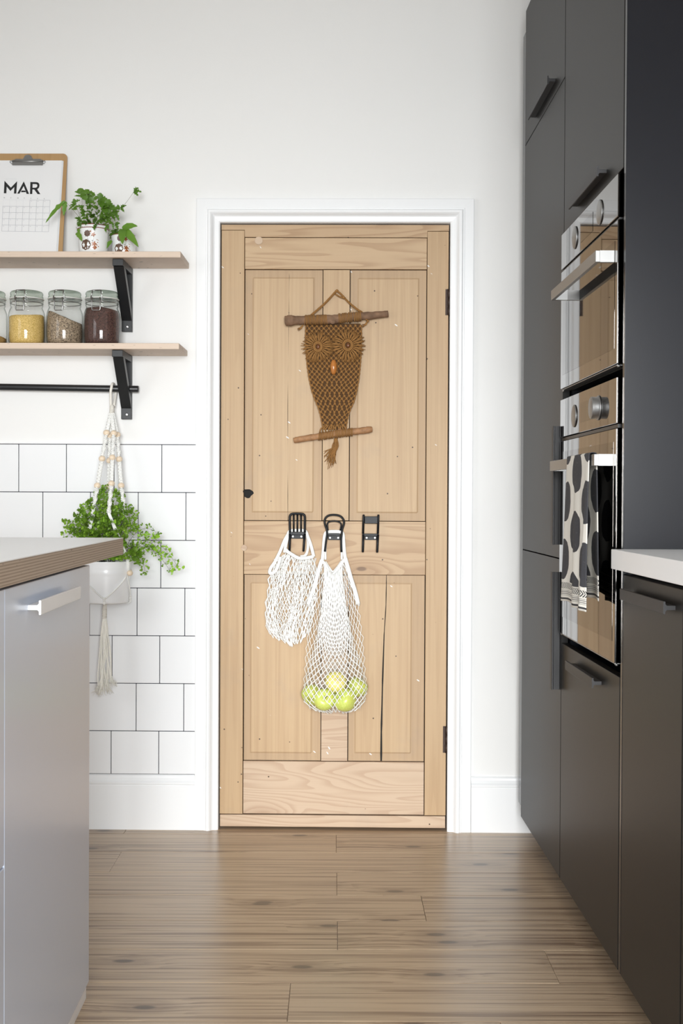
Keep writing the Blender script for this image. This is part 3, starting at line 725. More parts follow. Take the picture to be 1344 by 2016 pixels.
# ------------------------------------------------------------------ jars
JY = YW-.095
def jar(px, label, fill, level, tilt, turn, h=.166):
    zb = LS+.0178; c = at_y(px, 640, JY); cx = c.x
    t = thing('clip_top_jar', label, 'jar', (cx, JY, zb), group='clip top jars in a row on the lower shelf')
    R = .0545
    out = [(.012, .0035), (.030, .001), (.045, .0008), (.0505, .004), (.0535, .013), (R, .03), (R, .088), (.0535, .098), (.0505, .107), (.0475, .113), (.0468, .117), (.0485, .1195), (.0487, .1235), (.0472, .1255), (.0472, .1305), (.0495, .1325), (.0495, .1375), (.0475, .139), (.043, .139)]
    link('jar_body', B().lathe([(r, z+zb) for r, z in out], (cx, JY, 0), 40), M['jar_glass'], t)
    link('rubber_ring', B().lathe([(.044, zb+.1395), (.0508, zb+.1395), (.0518, zb+.1408), (.0508, zb+.1422), (.044, zb+.1422), (.044, zb+.1395)], (cx, JY, 0), 40), M['rubber_white'], t)
    lid = [(.044, .1425), (.0492, .1428), (.0494, .1475), (.0478, .1495), (.0478, .1525), (.0488, .154), (.0488, .159), (.0465, .1625), (.041, .1645), (.030, .1655), (0, .1655)]
    link('lid', B().lathe([(r, z+zb) for r, z in lid], (cx, JY, 0), 40), M['lid_glass'], t)
    if fill:
        r_at = lambda z: .0515 if z > .03 else .0515-.0045*((.03-z)/.03)**2
        prof = [(0, .0045), (.046, .0045), (.0495, .012), (.0515, .03)]+[(.0515 if z < .09 else .0515-(z-.09)*.22, z) for z in (.045, .06, .075, .09, .10, .108, .113)]
        fn = lambda q, r, h: zb+min(h, level+tilt*r/.0515*cos(q-turn) + .0015*sin(3*q+px))
        b = B(); b.lathe(prof+[(.036, .2), (.018, .2), (0, zb+level+.003)], (cx, JY, 0), 40, fn=fn)
        b.v[0] = (cx, JY, zb+.0045)
        stuff(link('contents', b, fill, t))
    # wire clasp facing the room, slightly left of the middle
    b = B(); ph = -pi/2-.10
    def pt(dx, z, out): 
        q = ph+dx/.052; r = .052+out; return (cx+r*cos(q), JY+r*sin(q), zb+z)
    rw = .0018
    b.tube([pt(-.0165, .139, .0025), pt(-.0155, .146, .003), pt(-.0125, .1505, .0035), (pt(-.0135, .157, .001)), pt(-.0135, .161, -.001), pt(.0135, .161, -.001), pt(.0135, .157, .001), pt(.0125, .1505, .0035), pt(.0155, .146, .003), pt(.0165, .139, .0025), pt(.0155, .131, .003), pt(.011, .1265, .003)], rw, 6)
    b.tube([pt(-.0165, .139, .0025), pt(-.0155, .131, .003), pt(-.011, .1265, .003)], rw, 6)
    b.tube([pt(-.0105, .139, .004), pt(-.0115, .128, .006), pt(-.0115, .104, .0055), pt(-.0095, .1005, .0055), pt(.0095, .1005, .0055), pt(.0115, .104, .0055), pt(.0115, .128, .006), pt(.0105, .139, .004)], rw, 6)
    ring = [(cx+.0490*cos(2*pi*k/40), JY+.0490*sin(2*pi*k/40), zb+.1282) for k in range(40)]
    b.tube(ring, .0011, 6, closed=True)
    link('wire_clasp', b, M['wire'], t)
    return t
jar(-22, 'glass jar cut off at the left border, a little brown grain heaped inside', M['sugar'], .040, .018, pi, .164)
jar(52.5, 'glass jar of yellow millet on the lower shelf', M['millet'], .088, .003, 0)
jar(127.5, 'glass jar of speckled grey brown seeds with a slanting surface', M['seed'], .086, .021, pi)
jar(200.5, 'glass jar of dark red brown quinoa beside the bracket', M['quinoa'], .111, .004, pi)

# ------------------------------------------------------------------ clipboard with the calendar, leaning on the wall
ST = US+.0176
tip = on_wall(133, 304, .004); bot_y = YW-.070; top_z = tip.z+.0015
cxl = on_wall(55.5, 315, .01).x; bw = tip.x-cxl; bh = sqrt((top_z-ST)**2+.064**2)
lean = math.asin(.064/bh)
board = thing('clipboard', 'brown hardboard clipboard leaning on the wall above the upper shelf', 'clipboard', (cxl, bot_y, ST+.0005))
def inclined(b, n0):                               # local (x, d out of the board, s up the board) -> leaning
    for i in range(n0, len(b.v)):
        x, d, s_ = b.v[i]; b.v[i] = (cxl+x, bot_y+s_*sin(lean)-d*cos(lean), ST+.0005+s_*cos(lean)+d*sin(lean)*0)
    return b
r = .014; po = [(-bw, 0), (bw, 0)]+[(bw-r+r*cos(q), bh-r+r*sin(q)) for q in [pi/2*k/6 for k in range(7)]]+[(-bw+r-r*sin(q), bh-r+r*cos(q)) for q in [pi/2*k/6 for k in range(7)]]
link('board', inclined(B().prism(po, -.0032, 0, 'y'), 0), M['hardboard'], board)
for o_ in (0,):
    b = B(); s0 = bh-.028
    b.box(-.0475, .0475, .004, .0062, s0-.012, s0+.006, .0008, 1); b.box(-.040, .040, .0015, .0042, s0+.004, s0+.0095, .0008, 1)
    b.tube([(-.0475, .005, s0+.001), (.0475, .005, s0+.001)], .0035, 10); n0 = len(b.v)
    link('clip_bar', inclined(b, 0), M['steel'], board)
    b = B(); b.prism([(-.014, s0+.004), (.014, s0+.004), (.014, s0+.012)]+[(.0115*cos(q), s0+.014+.009*sin(q)) for q in [pi*k/8 for k in range(9)]]+[(-.014, s0+.012)], .0043, .0058, 'y')
    link('clip_lever', inclined(b, 0), M['steel'], board)
    for sx in (-1, 1):
        b = B(); b.tube([(sx*.0475, .005, s0+.001), (sx*.053, .006, s0+.003), (sx*.0545, .005, s0-.002), (sx*.050, .004, s0-.007), (sx*.046, .004, s0-.004)], .0012, 6); link('clip_spring', inclined(b, 0), M['wire'], board)
# calendar sheets held by the clip
pw = .1055; ptop = bh-.0235; pbot = .004
cal = thing('wall_calendar', 'white month calendar printed MAR, clipped to the hardboard', 'calendar', (cxl, bot_y-.004, ST+.0005))
def sheet(name, x0, x1, z0, z1, d, m, curl=0.): 
    b = B(); n = 10
    for k in range(n+1):
        s_ = z0+(z1-z0)*k/n; e = curl*(1-k/n)**2; b.v += [(x0-.004*(1-k/n), .0004+d+e, s_), (x1-.003*(1-k/n), .0004+d+e, s_), (x1-.003*(1-k/n), d+e, s_), (x0-.004*(1-k/n), d+e, s_)]
    for k in range(n):
        for a_, c_ in ((0, 1), (1, 2), (2, 3), (3, 0)): b.f.append((k*4+a_, k*4+c_, k*4+4+c_, k*4+4+a_)); b.sm.append(False); b.mi.append(0)
    b.f += [(3, 2, 1, 0), (n*4, n*4+1, n*4+2, n*4+3)]; b.sm += [False]*2; b.mi += [0]*2
    return link(name, inclined(b, 0), m, cal)
sheet('under_sheet', -pw+.004, pw+.0045, pbot, ptop-.001, .0004, M['paper_back'])
sheet('under_sheet', -pw+.002, pw+.0022, pbot, ptop-.0005, .0012, M['paper_back'], .0008)
CURL = .0022
top = sheet('top_sheet', -pw, pw, pbot, ptop, .0022, M['paper'], CURL)
PD = .00305
def pd_(s_): return PD+CURL*(1-(s_-pbot)/(ptop-pbot))**2*.0+CURL*max(0, 1-(s_-pbot)/(ptop-pbot))**2
def ink(name, polys, m):
    b = B()
    for p in polys: 
        n = len(b.v); b.v += [(x, pd_(s_), s_) for x, s_ in p]; b.f.append(tuple(range(n, n+len(p)))); b.sm.append(False); b.mi.append(0)
    return link(name, inclined(b, 0), m, top, fix=False)
# photograph pixels on the sheet -> sheet coordinates
def sh(u, v):
    yy = bot_y+.13*sin(lean)
    for _ in range(4):
        p = at_y(u, v, yy); s_ = (p.z-ST-.0005)/cos(lean); yy = bot_y+s_*sin(lean)-.003
    return (p.x-cxl, s_)
px = lambda zx, zy: sh(zx/12.218, 340+zy/12.218)      # measured on a 12.2x enlargement
def poly(*pts): return [px(*p) for p in pts]
def stroke(p, q, wd):
    d = Vector((q[0]-p[0], q[1]-p[1])).normalized()*wd/2; return [px(p[0]-d.y, p[1]+d.x), px(q[0]-d.y, q[1]+d.x), px(q[0]+d.y, q[1]-d.x), px(p[0]+d.y, p[1]-d.x)]
mar = []
mar += [poly((93, 495), (108, 195), (165, 270), (153, 496)), poly((335, 500), (350, 275), (412, 205), (393, 502)), poly((108, 195), (262, 360), (250, 440), (120, 285)), poly((412, 205), (262, 360), (250, 440), (400, 290))]
mar += [poly((415, 503), (572, 208), (575, 312), (468, 505)), poly((572, 208), (700, 512), (640, 510), (566, 312)), poly((505, 470), (520, 428), (605, 430), (622, 468))]
mar += [poly((720, 513), (730, 224), (787, 226), (776, 513))]
arc_o = [(870, 226), (915, 236), (945, 270), (950, 310), (938, 360), (905, 392), (860, 404)]; arc_i = [(850, 274), (880, 278), (896, 295), (898, 312), (892, 338), (874, 356), (842, 362)]
mar += [poly((780, 226), (870, 226), (850, 274), (778, 272)), poly((776, 362), (842, 362), (860, 404), (776, 404))]
for i in range(6): mar.append(poly(arc_o[i], arc_o[i+1], arc_i[i+1], arc_i[i]))
mar.append(poly((820, 400), (885, 385), (972, 518), (903, 514)))
ink('month_letters', mar, M['ink'])
L = []; gx = lambda i, j: (78+160.5*i-6.5*j+(2 if i > 3 else 0), 650+1.9*i+150.5*j+(5*min(j, 1)) )
def gline(a_, c_, w_=6): return stroke(gx(*a_), gx(*c_), w_)
for j in range(1, 6): L.append(gline((0, j), (7, j)))
for i in range(8): L.append(gline((i, 1 if i < 4 else 0), (i, 5)))
L.append(gline((4, 0), (7, 0))); ink('date_grid', L, M['ink_grey'])
ink('pale_date_grid', [gline((0, 0), (4, 0), 4)]+[gline((i, 0), (i, 1), 4) for i in range(4)], M['ink_pale'])
def letters(items, m, name):
    """small lettering: text at (zoom x, zoom y of its top left), height in zoom pixels"""
    b = B()
    for txt, zx, zy, hh in items:
        cu = bpy.data.curves.new('lettering', 'FONT'); cu.body = txt; cu.size = 1
        ob = bpy.data.objects.new('lettering', cu); COL.objects.link(ob); bpy.context.view_layer.update()
        me = bpy.data.meshes.new_from_object(ob.evaluated_get(bpy.context.evaluated_depsgraph_get())); bpy.data.objects.remove(ob)
        k = hh/.72; n = len(b.v)
        for q in me.vertices:
            x_, s_ = px(zx+q.co.x*k, zy+hh-q.co.y*k); b.v.append((x_, pd_(s_)+.00002, s_))
        for f in me.polygons: b.f.append(tuple(i+n for i in f.vertices)); b.sm.append(False); b.mi.append(0)
        bpy.data.meshes.remove(me); bpy.data.curves.remove(cu)
    return link(name, inclined(b, 0), m, top, fix=False)
letters([(c_, 90+161*i, 590+4*i, 26) for i, c_ in enumerate('MTWTFSS')], M['ink'], 'weekday_letters')
nums = []; day = 1
for j in range(5):
    for i in range(7):
        if j == 0 and i < 4: continue
        gx_ = gx(i, j); nums.append(('%02d' % day, gx_[0]+20, gx_[1]+18, 20)); day += 1
letters(nums, M['ink_grey'], 'date_numbers')
letters([('TWENTY NINETEEN', 104, 140, 24)], M['ink_pale'], 'year_line')

# ------------------------------------------------------------------ leaves
def leaf(b, path, wid, fold=.25, up=(0, -1, .3), wavy=0., seed=0):
    """a folded blade along path; wid is the greatest half width"""
    P = [Vector(p) for p in path]; n = len(P); vs = []
    for i, p in enumerate(P):
        t = i/(n-1); d = (P[min(i+1, n-1)]-P[max(i-1, 0)]).normalized(); sd = d.cross(Vector(up))
        if sd.length < 1e-5: sd = d.orthogonal()
        sd.normalize(); nn = sd.cross(d)
        w_ = wid*(sin(pi*min(1, t*.93+.07)**.75))**.8*(1+wavy*sin(i*2.4+seed)); w_ = max(w_, wid*.04)
        vs += [p+sd*w_+nn*(w_*fold+wavy*wid*.5*sin(i*1.9+seed)), p, p-sd*w_+nn*(w_*fold+wavy*wid*.5*cos(i*2.1+seed))]
    fs = []
    for i in range(n-1):
        a_ = i*3; fs += [(a_, a_+1, a_+4, a_+3), (a_+1, a_+2, a_+5, a_+4)]
    b.add(vs, fs, True)
def fan(b, base, d, nrm, s_, rg):
    """one wedge-shaped maidenhair leaflet"""
    d = d.normalized(); sd = d.cross(nrm)
    if sd.length < 1e-5: sd = d.orthogonal()
    sd.normalize(); nn = sd.cross(d)
    pts = [base]; k = 6
    for i in range(k):
        q = -1.0+2.0*i/(k-1); r_ = s_*(1.0-.10*q*q)*(1+rg.uniform(-.10, .10)); pts.append(base+d*(r_*cos(q*.85))+sd*(r_*sin(q*.85)*.95)+nn*(s_*.14*cos(q*2.2)))
    b.add(pts, [(0, i, i+1) for i in range(1, k)], True)

# ------------------------------------------------------------------ the two patterned pots on the upper shelf
def flat_on_pot(b, c, rad, polys, z0):
    """print: outlines (arc length, height) laid on the pot's side"""
    for p in polys:
        n = len(p); mx = sum(q[0] for q in p)/n; mz = sum(q[1] for q in p)/n; vs = []
        for a_, h in [(mx, mz)]+p:
            r_ = rad(h)+.00035; q = -pi/2+a_/r_; vs.append((c.x+r_*cos(q), c.y+r_*sin(q), z0+h))
        b.add(vs, [(0, i+1, (i+1) % n+1) for i in range(n)], True)
def blob(cx, cz, r_, lobes, amp, ph=0., n=26, sx=1.): return [(cx+sx*r_*(1+amp*cos(lobes*2*pi*k/n+ph))*cos(2*pi*k/n), cz+r_*(1+amp*cos(lobes*2*pi*k/n+ph))*sin(2*pi*k/n)) for k in range(n)]
def pot(name, label, px_, dist, prof, k, group, turn=0.):
    z0 = ST+.0004; c = at_y(px_, 470, YW-dist)
    t = thing(name, label, 'potted plant', (c.x, c.y, z0), group=group)
    R = [(r_*k, h*k) for r_, h in prof]
    def rad(h):
        for (ra_, ha), (rb_, hb) in zip(R, R[1:]):
            if ha <= h <= hb and hb > ha: return ra_+(rb_-ra_)*(h-ha)/(hb-ha)
        return R[-1][0]
    H_ = R[-1][1]; rim = R[-1][0]
    b = B(); b.lathe([(0, z0)]+[(r_, z0+h) for r_, h in R]+[(rim-.0012, z0+H_+.0008), (rim-.003, z0+H_), (rim-.006, z0+H_-.012), (rim-.010, z0+H_*.5), (0, z0+H_*.5)], (c.x, c.y, 0), 40)
    link('pot', b, M['porcelain'], t)
    b = B(); s = k; T = turn*k
    flat_on_pot(b, c, rad, [blob(T-.009*s, .060*s, .0095*s, 9, .09), blob(T-.0135*s, .027*s, .0155*s, 8, .07, 1.), [(T-.030*s, .040*s), (T-.033*s, .044*s), (T-.022*s, .028*s)]], z0)
    for a0, c0, a1, c1 in ((-.009, .05, -.003, .03), (-.004, .03, .006, .028), (.006, .028, .012, .05), (.0, .046, .008, .056), (.004, .04, .010, .036)):
        flat_on_pot(b, c, rad, [[(T+a0*s, c0*s), (T+(a0+a1)/2*s+.0005, (c0+c1)/2*s+.001), (T+a1*s, c1*s), (T+(a0+a1)/2*s-.0007, (c0+c1)/2*s-.0005)]], z0)
    link('leaf_print', b, M['print_brown'], t)
    b = B(); dots = [(.016, .030, .0020), (.020, .026, .0018), (.0225, .034, .0016), (.0245, .022, .0016), (.0205, .042, .0014), (.024, .0405, .0012)]
    flat_on_pot(b, c, rad, [blob(T+.0095*s, .057*s, .0058*s, 5, .33, .6), blob(T+.0115*s, .029*s, .0066*s, 5, .33), blob(T+.0015*s, .066*s, .0024*s, 2, .1), blob(T+.0135*s, .019*s, .0060*s, 4, .15)]+[blob(T+x_*s, z_*s, r_*s, 2, .1, n=8) for x_, z_, r_ in dots], z0)
    link('flower_print', b, M['print_rust'], t)
    if k > .9: link('liner', B().lathe([(rim-.0035, z0+H_-.008), (rim-.0028, z0+H_+.0035), (rim-.005, z0+H_+.004), (rim-.008, z0+H_-.004)], (c.x, c.y, 0), 36), M['terracotta'], t)
    stuff(link('soil', B().lathe([(0, z0+H_-.012), (rim-.0085, z0+H_-.010), (rim-.02, z0+H_-.004), (0, z0+H_-.002)], (c.x, c.y, 0), 24), M['soil'], t))
    return t, c, z0, H_, rim
PROF = [(.030, 0), (.0365, .0015), (.0405, .006), (.0425, .016), (.0435, .035), (.0438, .055), (.0450, .070), (.0480, .079), (.0510, .0835), (.0515, .085)]
pa_, ca, za, ha_, rima = pot('potted_fern', 'fern in the wider white pot with brown leaf print and brown liner', 183.5, .100, PROF, 1., 'fern pots on the upper shelf')
PROF2 = [(.030, 0), (.036, .002), (.038, .008), (.0390, .03), (.0395, .055), (.0410, .07), (.0412, .0722)]
pb_, cb, zb2, hb_, rimb = pot('potted_fern', 'smaller white printed pot half hidden behind the broad fern leaves', 243.5, .060, PROF2, .93, 'fern pots on the upper shelf', .004)

def frond(t, base, tip, arch_, leaflets, m='leaf', rg=rnd, stem_r=.0006, bend=None):
    """stem from base to tip bowed upward by arch_, leaflets: list of (position, length, half width, angle, roll)"""
    base, tip = Vector(base), Vector(tip); mid = (base+tip)/2+Vector((0, 0, arch_)) if bend is None else Vector(bend)
    P = bez(base, base.lerp(mid, .7), tip.lerp(mid, .6), tip, 10)
    b = B(); b.tube(P, [stem_r*(1.1-.5*i/10) for i in range(11)], 5); b.cur = 1
    for pos, ln, hw, ang, wv in leaflets:
        i = min(9, int(pos*10)); p = P[i].lerp(P[i+1], pos*10-i) if pos < 1 else P[10]
        d = (P[min(i+1, 10)]-P[i]).normalized(); a = cos(ang); dd = Vector((d.x*cos(ang)-d.z*sin(ang), d.y+rg.uniform(-.3, .3), d.x*sin(ang)+d.z*cos(ang))).normalized()
        drop = Vector((0, 0, -ln*.28)); n = 9
        path = [p+dd*(ln*k/n)+drop*((k/n)**2) for k in range(n+1)]
        leaf(b, path, hw, .25, (0, -1, .35), wv, rg.uniform(0, 6))
    return link('frond', b, [M['stem'], M[m]], t, fix=False)
def sp(u, v, off): return at_y(u, v, YW-off)
topc = Vector((ca.x, ca.y, za+ha_-.004))
rg = random.Random(11)
# long outer fronds
frond(pa_, topc+Vector((-.012, 0, 0)), sp(128, 396, .12), .012, [(1, .075, .0065, 1.5, .35), (.97, .034, .0075, 2.2, .25)], 'leaf_big', bend=sp(140, 408, .12))
frond(pa_, topc+Vector((.02, 0, 0)), sp(264, 376, .10), .02, [(1, .020, .006, -.2, .4), (.98, .018, .005, -1.6, .4), (.99, .026, .005, -.9, .5)], 'leaf', bend=sp(243, 412, .10))
frond(pa_, topc+Vector((.02, -.01, 0)), sp(238, 410, .13), .01, [(1, .020, .005, .3, .4), (.96, .026, .0055, 2.5, .4), (.9, .021, .005, 1.2, .2), (1, .014, .004, -1.2, .4), (.99, .024, .004, .15, .3)], 'leaf')
frond(pa_, topc+Vector((.03, .02, 0)), sp(241, 451, .12), .006, [(1, .054, .0115, .62, .06), (1, .070, .0120, -.42, .06), (.98, .052, .0120, -1.15, .06)], 'leaf_big')
frond(pa_, topc+Vector((-.035, -.02, 0)), sp(151, 458, .14), .012, [(.6, .018, .005, .7, .3), (1, .036, .0075, .95, .15)], 'leaf_big')
frond(pa_, topc+Vector((.03, .03, 0)), sp(220, 474, .10), .02, [(1, .036, .0062, -1.1, .1)], 'leaf_big')
# the bushy middle
for (u, v, off) in [(160, 381, .12), (172, 398, .13), (186, 393, .11), (197, 392, .10), (150, 402, .12), (146, 399, .11), (178, 408, .15), (192, 412, .14), (203, 407, .12), (212, 404, .11), (206, 420, .14), (221, 416, .13), (226, 419, .12), (165, 418, .15), (182, 425, .16), (200, 430, .15), (190, 440, .15), (170, 436, .15), (160, 440, .14), (157, 432, .12), (215, 438, .13), (227, 440, .13), (180, 388, .09), (205, 397, .08), (172, 383, .1)]:
    n = rg.randint(4, 6); L_ = [(1-.10*k, rg.uniform(.012, .024), rg.uniform(.003, .0055), rg.choice((-1, 1))*rg.uniform(.4, 1.7), .45) for k in range(n)]+[(1, .018, .0045, rg.uniform(-.4, .4), .4)]
    if (u, v) in ((160, 381), (197, 392), (203, 407), (182, 425), (212, 404), (172, 383)): L_ = [(1, .026, .0105, q_, .2) for q_ in (.3, -1.3, -2.4)]+L_[:2]
    frond(pa_, topc+Vector((rg.uniform(-.025, .025), rg.uniform(-.02, .02), -.002)), sp(u, v, off), .006, L_, 'leaf', rg, .0005)
for k in range(4):
    L_ = [(1, .020, .005, rg.uniform(-1, 1), .3), (.8, .016, .004, 1.2, .3), (.8, .016, .004, -1.2, .3)]
    frond(pb_, (cb.x+rg.uniform(-.01, .01), cb.y, zb2+hb_-.004), (cb.x+rg.uniform(-.03, .0), cb.y+rg.uniform(-.02, .01), zb2+hb_+rg.uniform(.004, .016)), .01, L_, 'leaf', rg)

# ------------------------------------------------------------------ macrame plant hanger, enamel pot and maidenhair fern
HY = YW-.098                                         # depth of the pot's axis
pc_ = at_y(208, 1105, HY); prim = at_y(208, 1104.5, HY).z; pbase = at_y(208, 1189.5, HY-.06).z
RT, RB = .0765, .0685
fern = thing('hanging_fern', 'maidenhair fern in a white enamel pot hung from the rail', 'potted plant', (pc_.x, HY, pbase))
hp_ = prim-pbase; Rz = lambda z: RB+(RT-RB)*(z-pbase)/hp_
zr = at_y(208, 1129, HY-.07).z
prof = [(0, pbase+.002), (RB-.004, pbase+.002), (RB-.002, pbase), (RB, pbase+.003)]
for k in range(1, 20):
    z = pbase+.003+(hp_-.006)*k/20; prof.append((Rz(z)+.0016*exp(-((z-zr)/.0028)**2)-.0007*exp(-((z-zr-.009)/.003)**2), z))
prof += [(RT+.0012, prim-.002), (RT+.0018, prim), (RT+.0004, prim+.0012), (RT-.0015, prim), (RT-.003, prim-.03), (0, prim-.03)]
link('pot', B().lathe(prof, (pc_.x, HY, 0), 56), M['enamel'], fern)
stuff(link('soil', B().lathe([(0, prim-.028), (RT-.004, prim-.026), (RT-.02, prim-.016), (0, prim-.012)], (pc_.x, HY, 0), 28), M['soil'], fern))

def maiden(base, ctrl, tip, seed, size=.0088, branches=7, young=0., spread=.030, per=4):
    rg = random.Random(seed); P = bez(base, Vector(base).lerp(Vector(ctrl), .75), Vector(ctrl).lerp(Vector(tip), .35), tip, 14)
    b = B(); b.tube(P, [.0007-.0004*i/14 for i in range(15)], 5); b.cur = 1
    for k in range(branches):
        t = .30+.70*(k+.5)/branches; f = t*14; i = min(13, int(f)); p = P[i].lerp(P[i+1], f-i); d = (P[i+1]-P[i]).normalized()
        for sgn in (1, -1):
            side = Vector((d.z*sgn*.8+rg.uniform(-.3, .3), rg.uniform(-.9, .5), -d.x*sgn*.8+rg.uniform(-.3, .2)))
            dd = (d*.55+side*.8).normalized(); ln = spread*(1.1-.75*t)*rg.uniform(.7, 1.2); q = p+dd*ln+Vector((0, 0, -ln*.2))
            b.cur = 0; b.tube([p, p.lerp(q, .5)+Vector((0, 0, .001)), q], .00025, 3); b.cur = 1
            for m_ in range(per):
                c_ = p.lerp(q, .3+.7*m_/(per-1)); s_ = size*rg.uniform(.65, 1.12)*(1 if m_ < per-1 else 1.1)
                ld = (dd*.6+Vector((rg.uniform(-1, 1), rg.uniform(-.9, .2), rg.uniform(-.9, .7)))).normalized()
                st = c_+ld*.0022; b.cur = 2 if rg.random() < young else 1
                fan(b, st, ld, Vector((rg.uniform(-.4, .4), -1, rg.uniform(.0, .9))), s_, rg)
    b.cur = 2 if young > .3 else 1; fan(b, P[-1], (P[-1]-P[-2]), Vector((0, -1, .4)), size, rg)
    return link('frond', b, [M['stem_dark'], M['maiden'], M['maiden_young']], fern, fix=False)
def from_pot(a=.03): return Vector((pc_.x+rg.uniform(-a, a), HY+rg.uniform(-a, a), prim-.014))
tips = [(124, 1052, .14), (131, 1030, .10), (150, 1012, .12), (146, 1046, .18), (164, 998, .10), (178, 988, .12), (161, 1032, .19), (182, 1016, .17), (194, 972, .09), (207, 960, .08),
        (205, 988, .12), (236, 972, .07), (224, 996, .10), (241, 1002, .08), (258, 1000, .11), (268, 1012, .11), (268, 1036, .12), (262, 1026, .16), (248, 1040, .20), (200, 1040, .22),
        (214, 1026, .21), (229, 1044, .22), (186, 1050, .22), (172, 1048, .21), (196, 1010, .18), (214, 1006, .16), (236, 1020, .17), (246, 1026, .15), (155, 1056, .2), (170, 1016, .15), (188, 996, .14), (230, 1010, .14), (140, 1040, .13), (218, 1050, .19), (206, 1030, .2),
        (176, 1064, .22), (196, 1066, .22), (214, 1068, .21), (234, 1064, .2), (150, 1066, .18), (165, 1060, .2), (244, 1060, .2)]
for i, (u, v, off) in enumerate(tips):
    tp = sp(u, v, off); bs = from_pot(); ct = bs.lerp(tp, .55)+Vector((0, 0, .045))
    ct.z = max(ct.z, tp.z+.012)
    maiden(bs, ct, tp, 100+i, .0070+.0014*(i % 3), 7, .10 if i % 4 else .35, .030, 5)
# trailing fronds on the right
rt = Vector((pc_.x+.045, HY-.02, prim-.006))
maiden(rt, sp(292, 1018, .10), sp(351, 1118, .11), 301, .0092, 11, .75, .034, 4)
maiden(rt, sp(268, 1018, .10), sp(310, 1050, .10), 302, .0075, 7, .3, .030, 3)
maiden(rt, sp(272, 1046, .13), sp(286, 1128, .12), 303, .0075, 9, .12, .026, 4)
maiden(rt, sp(268, 1050, .12), sp(270, 1105, .14), 304, .0085, 9, .08, .030, 4)
maiden(rt, sp(285, 1040, .11), sp(337, 1128, .10), 305, .006, 8, .5, .014, 3)
maiden(rt, sp(266, 1052, .15), sp(256, 1096, .15), 306, .009, 8, .05, .030, 4)
maiden(rt, sp(290, 1040, .11), sp(312, 1088, .10), 307, .0075, 6, .3, .018, 3)
for k in range(6): maiden(from_pot(.02), sp(195+9*k, 1076, .17), sp(186+11*k, 1094, .175), 320+k, .010, 6, .05, .026)

hang = thing('macrame_plant_hanger', 'cream knotted cotton plant hanger with wooden beads looped over the black rail', 'plant hanger', (pc_.x, HY, prim))
lx = at_y(222.5, 760, RAIL_Y).x; rz_ = rail_z(lx); rr = RAIL_R+.0052
neck = at_y(220.5, 800, RAIL_Y-.012); neck2 = at_y(220, 812, RAIL_Y-.016)
loop = [neck+Vector((-.003, -.001, 0)), Vector((lx-.004, RAIL_Y-rr, rz_-.012))]+[Vector((lx-.002+.004*k/6, RAIL_Y-rr*cos(pi*k/6), rz_+rr*sin(pi*k/6))) for k in range(7)]+[Vector((lx+.006, RAIL_Y+rr*.9, rz_-.012)), neck+Vector((.005, .004, 0))]
b = B(); b.tube(spline(loop, 5), .0043, 8)
zz = loop[0]
for k in range(22):
    q = loop[1].lerp(Vector((lx, RAIL_Y-rr, rz_+.006)), k/21); 
link('loop', b, M['cotton_cream'], hang)
b = B(); n_ = 9
b.tube([neck+Vector((0, 0, .004)), neck.lerp(neck2, .5), neck2+Vector((0, 0, -.004))], [.0062, .0068, .0066], 12)
for k in range(n_):
    c = neck.lerp(neck2, k/(n_-1)); b.tube([c+Vector((.0068*cos(2*pi*j/12), .0068*sin(2*pi*j/12), .0003*j/12)) for j in range(12)], .0011, 5, closed=True)
link('wrapped_neck', b, M['cotton_cream'], hang)
def sinnet(b, p, q, w_=.0052, spiral=False, seed=0):
    """square-knot (or half-knot spiral) cord between p and q"""
    p, q = Vector(p), Vector(q); L_ = (q-p).length; d = (q-p)/L_; n = max(3, int(L_/.0050)); sd = d.cross(Vector((0, 1, 0))).normalized(); ft = d.cross(sd)
    b.tube([p, q], w_*.55, 6)
    for k in range(n):
        c = p+d*(L_*(k+.5)/n); a = (k*.62+seed) if spiral else 0.
        s1 = sd*cos(a)+ft*sin(a); f1 = ft*cos(a)-sd*sin(a)
        for sg in ((1, -1) if not spiral else (1, -1)):
            b.ball(c+s1*(sg*w_*.75)+f1*(w_*.12*sg), (.0030, .0030, .0025), 6, 4)
        tilt = d*(.0018*(1 if k % 2 or spiral else -1))
        b.tube([c-s1*w_-tilt, c-f1*(w_*.75), c+s1*w_+tilt], .0016, 5); b.tube([c+s1*w_-tilt, c+f1*(w_*.75), c-s1*w_+tilt], .0016, 5)
strands = [  # bead positions in the photograph (u, v, distance from wall): three levels, then where it meets the rim
    ('front left', [(209.5, 852, .07), (200.8, 903, .10), (191.5, 956, .115)], (181, 1022, .155), -2.42),
    ('front right', [(224, 853, .085), (221, 901, .125), (219.5, 952, .150)], (214, 1010, .178), -.42),
    ('back', [(216, 857, .05), (215.5, 907, .06), (214, 958, .066)], (228, 1030, .046), 2.5),
    ('right', [(231, 856, .055), (234.5, 904, .075), (238.5, 956, .085)], (247, 1020, .104), .85)]
ends = []
